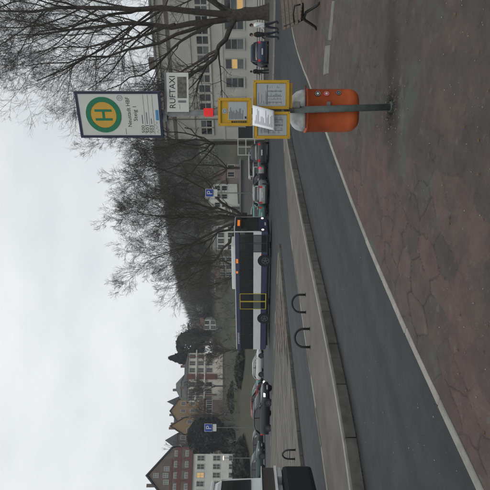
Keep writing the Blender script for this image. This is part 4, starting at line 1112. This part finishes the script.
# ------------------------------------------------------------------ buildings
C_beige = mat('beige_render', (.60, .585, .525), .9, .10, .5, .1, 20); C_trim = mat('stone_trim', (.58, .57, .52), .9, .1, 2); C_slate = mat('slate_roof', (.085, .085, .082), .8, .2, 2)
C_white_w = mat('white_render', (.55, .55, .51), .9, .1, .6); C_sand = mat('sandstone_plinth', (.20, .17, .15), .9, .15, 2); C_brown = mat('brown_render', (.13, .105, .09), .9, .2, .8)
C_redt = mat('red_timber', (.13, .055, .047), .9, .2, 3); C_yel = mat('ochre_render', (.24, .165, .085), .9, .15, .8); C_roofd = mat('dark_tile_roof', (.04, .04, .042), .85, .25, 2); C_roofb = mat('brown_tile_roof', (.075, .05, .042), .85, .25, 2)
C_frame = mat('window_frame', (.42, .42, .38), .7, .08, 3); C_pane2 = mat('pale_pane', (.11, .13, .13), .15, .3, 1, spec=.6); C_greyw = mat('grey_render', (.20, .20, .19), .9, .12, .7)

def window(parent, xc, zc, w, h, rows, cols, frame, yo=-.02, panes=None, sill=True, fw=.09):
    e = empty('window', (xc, yo, zc)); e.parent = parent
    mb = MB(); mb.box(-w / 2 - fw, w / 2 + fw, -.06, .05, -h / 2 - fw, -h / 2).box(-w / 2 - fw, w / 2 + fw, -.06, .05, h / 2, h / 2 + fw).box(-w / 2 - fw, -w / 2, -.0603, .0503, -h / 2, h / 2).box(w / 2, w / 2 + fw, -.0603, .0503, -h / 2, h / 2)
    for r_ in range(1, rows): mb.box(-w / 2, w / 2, -.045, .04, -h / 2 + h * r_ / rows - .035, -h / 2 + h * r_ / rows + .035)
    for c_ in range(1, cols): mb.box(-w / 2 + w * c_ / cols - .03, -w / 2 + w * c_ / cols + .03, -.0453, .0403, -h / 2, h / 2)
    mb.build('window_frame', frame, e)
    for r_ in range(rows):
        for c_ in range(cols):
            m_ = panes[r_ * cols + c_] if panes else M_glass
            box('pane', m_, e, -w / 2 + w * c_ / cols, -w / 2 + w * (c_ + 1) / cols, .0, .03, -h / 2 + h * r_ / rows, -h / 2 + h * (r_ + 1) / rows)
    if sill: box('sill', C_trim, e, -w / 2 - .14, w / 2 + .14, -.14, -.061, -h / 2 - fw - .09, -h / 2 - fw)
    return e

# the big beige building at the right
lc = Vector((*at(351, 60)[:2], 0)); brz = R(-33)
big = empty('beige_building', lc, brz, 'large beige building with slate roof and rows of windows at the right', 'building')
BW, BD, EV = 40.0, 13.0, 11.9
box('wall', C_beige, big, 0, BW, 0, BD, 0, EV)
box('cornice', C_trim, big, -.25, BW + .25, -.3, BD + .3, EV, EV + .35); box('plinth', C_sand, big, -.06, BW + .06, -.08, BD + .06, 0, 1.1); box('string_course', C_trim, big, -.04, BW + .04, -.07, BD + .04, 4.75, 4.95); box('string_course', C_trim, big, -.05, BW + .05, -.09, BD + .05, 8.35, 8.6); box('attic_band', C_sand, big, -.045, BW + .045, -.05, BD + .045, 10.6, 11.0)
MB().add([(-.35, -.4, EV + .35), (BW + .35, -.4, EV + .35), (BW + .35, BD + .4, EV + .35), (-.35, BD + .4, EV + .35), (.4, 1.5, EV + .9), (BW - .4, 1.5, EV + .9), (BW - .4, BD - 1.5, EV + .9), (.4, BD - 1.5, EV + .9), (3, BD / 2, EV + 1.6), (BW - 3, BD / 2, EV + 1.6)],
         [(0, 1, 5, 4), (1, 2, 6, 5), (2, 3, 7, 6), (3, 0, 4, 7), (4, 5, 9, 8), (6, 7, 8, 9), (5, 6, 9), (7, 4, 8), (3, 2, 1, 0)]).build('roof', C_slate, big)
def facade_x(u):
    k = (u - 245) / F; dx_, dy_ = math.cos(brz), math.sin(brz)
    return (k * lc.y - lc.x) / (dx_ - k * dy_)
wpos = [facade_x(490 - y_) for y_ in (131, 123.6, 106.4, 97.4, 88.5, 78.5, 69, 59, 50, 40, 30, 20, 10, 0, -10, -20)]
rw = random.Random(4)
for xw in wpos: window(big, xw, 7.0, .78, 1.25, 2, 1, C_trim, fw=.16, panes=[rw.choice([M_glass, M_glass, C_pane2]) for _ in range(2)])
for i, y_ in enumerate((122, 102, 82.5, 63.8, 44, 24, 5, -15)):
    xw = facade_x(490 - y_)
    pn = [M_glass] * 3
    if y_ == 63.8: pn = [C_pane2, M_lit, M_glass]
    if y_ == 5: pn = [M_lit, C_pane2, M_glass]
    if y_ == 44: pn = [C_pane2, M_glass, M_glass]
    window(big, xw, 3.5, 1.0, 1.95, 3, 1, C_frame, panes=pn, fw=.12)
    if y_ == 5:
        for s in (-1, 1): box('shutter', mat('dark_red_shutter', (.10, .02, .022), .7, .2), big, xw + s * 1.0 - .38, xw + s * 1.0 + .38, -.1, -.01, 2.5, 4.5)
xd = facade_x(358); dr = empty('door', (xd, -.02, 0)); dr.parent = big
box('door_leaf', mat('dark_grey_door', (.04, .04, .042), .7, .2), dr, -.75, .75, -.03, .05, 1.1, 3.2); box('door_frame', C_trim, dr, -.9, .9, -.06, -.0, 3.2, 3.38); box('door_step', C_sand, dr, -1.2, 1.2, -1.2, -.09, .0, 1.05)
for k in range(3): MB().tube([(2.5 + k * 13, -.12, .2), (2.5 + k * 13, -.12, EV)], .06, 8).build('downpipe', M_steel, big)
for k in range(3): box('chimney', C_brown, big, 7 + k * 12, 8.2 + k * 12, 5.5, 6.6, EV + .3, EV + 2.4)
# low pale wall / railing before it
fe = empty('slatted_fence', lc + Vector((math.sin(brz) * 3.4 + 1.2, -math.cos(brz) * 3.4, 0.1)), brz, 'pale slatted fence along the front of the beige building', 'fence')
for k in range(9): box('fence_post', C_trim, fe, k * 3.2, k * 3.2 + .14, 0, .12, 0, 1.35)
for k in range(5): box('rail', C_trim, fe, 0, 25.7, -.03, -.002, .2 + k * .25, .36 + k * .25)
fr_ = empty('white_stair_frame', (*at(343, 56)[:2], 0), R(-10), 'white metal stair railing at the left corner of the beige building', 'railing')
for xx in (-.9, 0, .9): box('upright', C_white_w, fr_, xx - .05, xx + .05, -.05, .05, 0, 3.2)
for zz in (1.2, 2.2, 3.1): box('cross_rail', C_white_w, fr_, -.95, .95, -.045, .045, zz, zz + .1)

# generic house --------------------------------------------------------
def house(name, label, u0, u1, vb, ve, vt, d, wall, roof, rz=0.0, depth=10, kind='gable_side', win=(3, 2), wsize=(1.1, 1.5), group='houses of the town', frame=C_frame, pane=M_glass, chim=1, lit=(), cat='house', sink=14, rows=1):
    c0 = P(u0, vb, d); k1 = (u1 - 245) / F; W = (k1 * d - c0.x) / (math.cos(rz) - k1 * math.sin(rz)); He = (vb - ve) * px(d); Hr = (ve - vt) * px(d)
    e = empty(name, c0, rz, label, cat, group)
    box('wall', wall, e, 0, W, 0, depth, -sink, He)
    o = .35
    if kind == 'gable_side':      # ridge runs left-right
        MB().add([(-o, -o, He), (W + o, -o, He), (W + o, depth + o, He), (-o, depth + o, He), (-o, depth / 2, He + Hr), (W + o, depth / 2, He + Hr)], [(0, 1, 5, 4), (2, 3, 4, 5), (1, 2, 5), (3, 0, 4), (3, 2, 1, 0)]).build('roof', roof, e)
    elif kind == 'gable_front':
        MB().add([(0, 0, He), (W, 0, He), (W / 2, 0, He + Hr * .94), (0, depth, He), (W, depth, He), (W / 2, depth, He + Hr * .94)], [(0, 1, 2), (5, 4, 3), (0, 3, 4, 1), (1, 4, 5, 2), (2, 5, 3, 0)]).build('gable', wall, e)
        t_ = .4
        for s in (0, 1):
            xe, xm = (-o if s == 0 else W + o), W / 2
            MB().hexa([(xe, -o, He - .15), (xm, -o, He + Hr - .02), (xm, depth + o, He + Hr - .02), (xe, depth + o, He - .15), (xe, -o, He - .15 + t_), (xm, -o, He + Hr + t_), (xm, depth + o, He + Hr + t_), (xe, depth + o, He - .15 + t_)]).build('roof_slope', roof, e)
    else:                          # hip / spire
        MB().add([(-o, -o, He), (W + o, -o, He), (W + o, depth + o, He), (-o, depth + o, He), (W * (.5 if kind == 'spire' else .3), depth / 2, He + Hr), (W * (.5001 if kind == 'spire' else .7), depth / 2, He + Hr)], [(0, 1, 5, 4), (2, 3, 4, 5), (1, 2, 5), (3, 0, 4), (3, 2, 1, 0)]).build('roof', roof, e)
    nc, nr = win; idx = 0
    for r_ in range(nr):
        for c_ in range(nc):
            xw = W * (c_ + .5) / nc; zw = He * (r_ + .5) / nr
            window(e, xw, zw, wsize[0], wsize[1], rows, 2, frame, panes=[M_lit] * (2 * rows) if idx in lit else [pane] * (2 * rows), sill=False, fw=.12); idx += 1
    for k in range(chim): box('chimney', C_brown, e, W * (.25 + .45 * k), W * (.25 + .45 * k) + .8, depth * .45, depth * .45 + .8, He + Hr * .4, He + Hr + 1.2)
    return e
# left town
hw = house('villa', 'white villa with red brick balcony bays on the slope at the left', 88, 137, 213, 187, 181, 150, mat('cream_render', (.58, .55, .48), .9, .12, .6), C_roofd, R(15), 11, 'hip', (7, 3), (1.2, 1.7), pane=M_glass, chim=2)
for k, (a, b) in enumerate(((6.7, 8.3), (2.1, 2.35), (13.4, 13.7))): box('brick_bay', C_redt, hw, a, b, -.5, -.002, -1, 8.2)
for zz in (2.55, 5.2): box('balcony_band', C_trim, hw, -.1, 15.6, -.55, -.52 + .3, zz, zz + .35)
house('ochre_house', 'ochre house with steep gable between the villa and the turret houses', 68, 90, 197, 178, 170, 175, C_yel, C_roofd, R(18), 12, 'gable_front', (3, 2), (1.0, 1.6), chim=1)
house('slate_turret', 'small slate turret with pointed roof above the white villa', 84, 90, 190, 178, 166, 180, C_greyw, C_roofd, 0, 3, 'spire', (1, 1), (.8, 1.4), chim=0)
house('grey_gabled_house', 'grey house with slate hip roof just behind the villa', 91, 108, 196, 181, 174, 190, C_greyw, C_slate, 0, 10, 'hip', (3, 1), (1, 1.4), chim=1)
house('turret_house', 'brown house with dark turret roof left of the ochre house', 42, 56, 200, 177, 163, 165, C_brown, C_roofd, R(18), 6, 'spire', (2, 2), (1.0, 1.5), chim=0)
house('timber_house', 'pale half timbered house with brown gable between turret and ochre house', 56, 72, 204, 184, 170, 160, C_yel, C_roofb, R(19), 10, 'gable_front', (2, 2), (1.0, 1.4), chim=1)
house('stone_house', 'low stone house with brown roof below the timber house', 72, 90, 214, 204, 197, 145, C_brown, C_roofb, R(17), 8, 'gable_side', (4, 1), (1.1, 1.6), frame=C_frame, chim=0)
ht = house('half_timbered_building', 'tall brown building with red timber bands and steep gable at the far left', -14, 42, 226, 170, 145, 120, C_brown, C_roofd, R(22), 14, 'gable_front', (5, 5), (1.1, 1.5), rows=2, pane=C_pane2, chim=1)
Wt = max(v.co.x for c_ in ht.children if c_.name.startswith('wall') for v in c_.data.vertices)
for zz in (8.7, 11.5): box('timber_band', C_redt, ht, -.05, Wt + .05, -.12, -.002, zz, zz + .9)
for k in range(6): box('timber_post', C_redt, ht, Wt * k / 5 - .18, Wt * k / 5 + .18, -.118, -.003, 9.6, 13.2)
hg = 13.2
for (xx, zz) in ((Wt * .5, 15.2), (Wt * .38, 15.0), (Wt * .62, 15.0), (Wt * .5, 17.6)): window(ht, xx, zz, .9, 1.2, 2, 2, C_frame, panes=[C_pane2] * 4, sill=False, yo=-.06)
box('timber_band', C_redt, ht, Wt * .2, Wt * .8, -.11, -.002, 13.6, 14.1)
hwh = house('white_house', 'white town house with a lit upper window behind the van', -16, 36, 240, 191, 188, 100, C_white_w, C_slate, R(23), 10, 'hip', (6, 3), (.9, 1.4), lit=(15,), chim=0, rows=2)
# small houses on the right-hand slope
house('slope_house', 'small white gabled house beside the blue parking sign below the hill', 281, 306, 228, 214, 203, 130, C_white_w, C_roofd, 0, 9, 'gable_front', (3, 2), (1.1, 1.3), chim=1)
house('terrace_house', 'pale two storey house row above the bus front', 240, 264, 236, 216, 211, 125, C_white_w, C_slate, R(-3), 9, 'gable_side', (4, 2), (1.1, 1.5), chim=1)
house('terrace_house', 'grey house with brown roof above the roof unit of the bus', 212, 234, 232, 219, 214, 140, C_greyw, C_roofb, R(3), 9, 'gable_side', (3, 2), (1.1, 1.5), chim=1)
house('terrace_house', 'small white house with dark roof seen through the bare trees behind the bus', 262, 276, 222, 214, 209, 160, C_white_w, C_roofd, 0, 8, 'gable_side', (2, 1), (1.1, 1.5), chim=0)
house('slope_house', 'narrow pale house right of the conifer above the bus rear', 160, 170, 222, 204, 199, 170, C_white_w, C_roofb, 0, 8, 'gable_side', (2, 3), (1.1, 1.5), chim=1)
house('slope_house', 'small pale house half way up above the middle of the bus', 178, 190, 219, 211, 206, 180, C_greyw, C_roofb, 0, 8, 'gable_side', (2, 1), (1.1, 1.5), chim=0)
house('low_shed', 'low grey flat building behind the row of parked cars', 276, 330, 246, 241, 238.5, 72, C_greyw, C_slate, 0, 6, 'gable_side', (0, 0), (1.3, .9), chim=0, cat='building', sink=3)
house('white_kiosk', 'small white building with blue sign behind the teal car', 274, 286, 246, 226, 224, 74, C_white_w, C_slate, 0, 5, 'gable_side', (1, 1), (1.0, 1.2), chim=0, cat='building', sink=3)

for i, (u_, vb_, d_, h_, sp_, lb) in enumerate([
    (152, 214, 150, 11, 4.5, 'bare tree on the slope right of the dark conifer'), (104, 222, 132, 9, 4, 'bare tree standing in front of the white villa'),
    (75, 226, 128, 9, 4, 'bare tree below the timber house'), (192, 226, 150, 12, 5, 'bare tree on the slope above the bus doors'),
    (206, 226, 145, 10, 4.5, 'bare tree beside the grey house with brown roof'), (312, 234, 120, 12, 5, 'pale bare tree right of the small gabled house'),
    (270, 236, 110, 9, 4, 'low bare tree between the house row and the gabled house'), (140, 238, 105, 7, 3.5, 'low bare tree above the rear of the bus'),
    (40, 214, 150, 13, 4, 'bare tree behind the white town house')]):
    rg_ = random.Random(100 + i); c_ = P(u_, vb_, d_); lm = []
    for k in range(7):
        a_ = 6.28 * k / 7 + rg_.uniform(-.4, .4); q_ = rg_.uniform(.4, 1) if k else .1
        lm.append(([Vector((c_.x, c_.y, c_.z + 1.5))] + [Vector((c_.x + math.cos(a_) * sp_ * q_ * t_ + rg_.gauss(0, .2), c_.y + math.sin(a_) * sp_ * q_ * t_, c_.z + 1.5 + (h_ - 1.5) * t_ * (1 - .3 * q_))) for t_ in (.3, .65, 1)], .10, .02))
    e_ = make_tree(lb, Vector((c_.x, c_.y, 0)), Vector((c_.x, c_.y, c_.z + 1.6)), .2, lm, 200 + i, lev=(8, 6, 5, 0), rmin=.02, bark=M_bark2, group='bare trees in the town', l1=.5)
for (nm, lb, u0, u1, vb, ve, vt, d_, wl_, rf_, kd, wn_) in [
    ('town_house', 'brown house with broad dark roof behind the timber house', 60, 80, 200, 180, 172, 200, C_brown, C_roofd, 'hip', (4, 1)),
    ('town_house', 'dark narrow gabled house left of the pointed turret', 30, 44, 210, 184, 174, 150, C_brown, C_roofb, 'gable_front', (2, 3)),
    ('town_house', 'grey low house with slate roof under the turret house', 44, 60, 214, 202, 194, 140, C_greyw, C_slate, 'gable_side', (3, 1)),
    ('town_house', 'dull white house up the slope above the roof unit of the bus', 198, 212, 224, 214, 209, 165, C_white_w, C_roofd, 'gable_side', (2, 1)),
    ('town_house', 'small grey house high behind the bare tree over the bus front', 245, 258, 211, 203, 198, 190, C_greyw, C_roofd, 'gable_side', (2, 1)),
    ('town_house', 'brown roofed cottage right of the gabled house below the hill', 312, 326, 236, 226, 219, 115, C_sand, C_roofb, 'gable_side', (2, 1))]:
    house(nm, lb, u0, u1, vb, ve, vt, d_, wl_, rf_, R(18 if u1 < 150 else 2), 8, kd, wn_, (1.1, 1.5), chim=1)
# ------------------------------------------------------------------ signs and lamp posts
def parking_sign(u, vc, d, label):
    c = P(u, vc, d); e = empty('parking_sign', (c.x, c.y, 0), 0, label, 'sign', 'blue parking signs'); s = 3.6 * px(d)
    MB().tube([(0, 0, 0), (0, 0, c.z + s)], .05, 8).build('post', M_steel, e)
    box('plate', M_blue, e, -s, s, -.09, -.055, c.z - s, c.z + s, .01)
    box('plate_border', M_white, e, -s - .05, s + .05, -.054, -.05, c.z - s - .05, c.z + s + .05)
    text('letter_p', 'P', s * 2.1, M_white, e, (-s * .48, -.092, c.z - s * .75))
    box('supplement_plate', M_white, e, -s, s, -.08, -.055, c.z - 2.2 * s, c.z - 1.25 * s)
parking_sign(297, 209.5, 49.5, 'blue parking sign above the parked cars right of the bus')
parking_sign(62.5, 208.5, 64, 'blue parking sign on a thin post left of the white villa')
def lamp_post(u, v, d, label, lit):
    c = P(u, v, d); e = empty('street_lamp', (c.x, c.y, 0), 0, label, 'street lamp')
    MB().tube([(0, 0, 0), (0, 0, c.z)], [.08, .05], 8).build('post', M_steel, e)
    box('lamp_head', M_steel, e, -.28, .28, -.14, .14, c.z + .07, c.z + .16, .02); box('lamp_lens', mat('lamp_lit', (.8, .7, .5), .4, .05, emit=(1, .80, .5), estr=3.5) if lit else M_lampo, e, -.24, .24, -.12, .12, c.z - .03, c.z + .07, .01)
lamp_post(32, 223.5, 70, 'lit street lamp in front of the white town house', True)
def thin_mast(u, v, d, label):
    c = P(u, v, d); e = empty('thin_mast', (c.x, c.y, 0), 0, label, 'mast', 'thin poles behind the bus')
    MB().tube([(0, 0, 0), (0, 0, c.z)], .045, 6).build('pole', M_polegrn, e); box('pole_cap', M_steel, e, -.15, .15, -.1, .1, c.z, c.z + .12)
thin_mast(172, 212, 75, 'thin green pole rising above the middle of the bus')
thin_mast(163, 214, 75, 'thin green pole rising above the rear of the bus')

# ------------------------------------------------------------------ thin winter haze
hm_ = bpy.data.materials.new('haze'); hm_.use_nodes = True
hn, hl_ = hm_.node_tree.nodes, hm_.node_tree.links; hn.clear()
ho_ = hn.new('ShaderNodeOutputMaterial'); hv = hn.new('ShaderNodeVolumePrincipled')
hv.inputs['Color'].default_value = (.92, .95, 1, 1); hv.inputs['Density'].default_value = 0.0005
hl_.new(hv.outputs['Volume'], ho_.inputs['Volume'])
setp(MB().box(-2600, 2600, -400, 3100, -25, 130).build('haze', hm_), 'thin pale winter haze over the whole place', 'haze', kind='stuff')
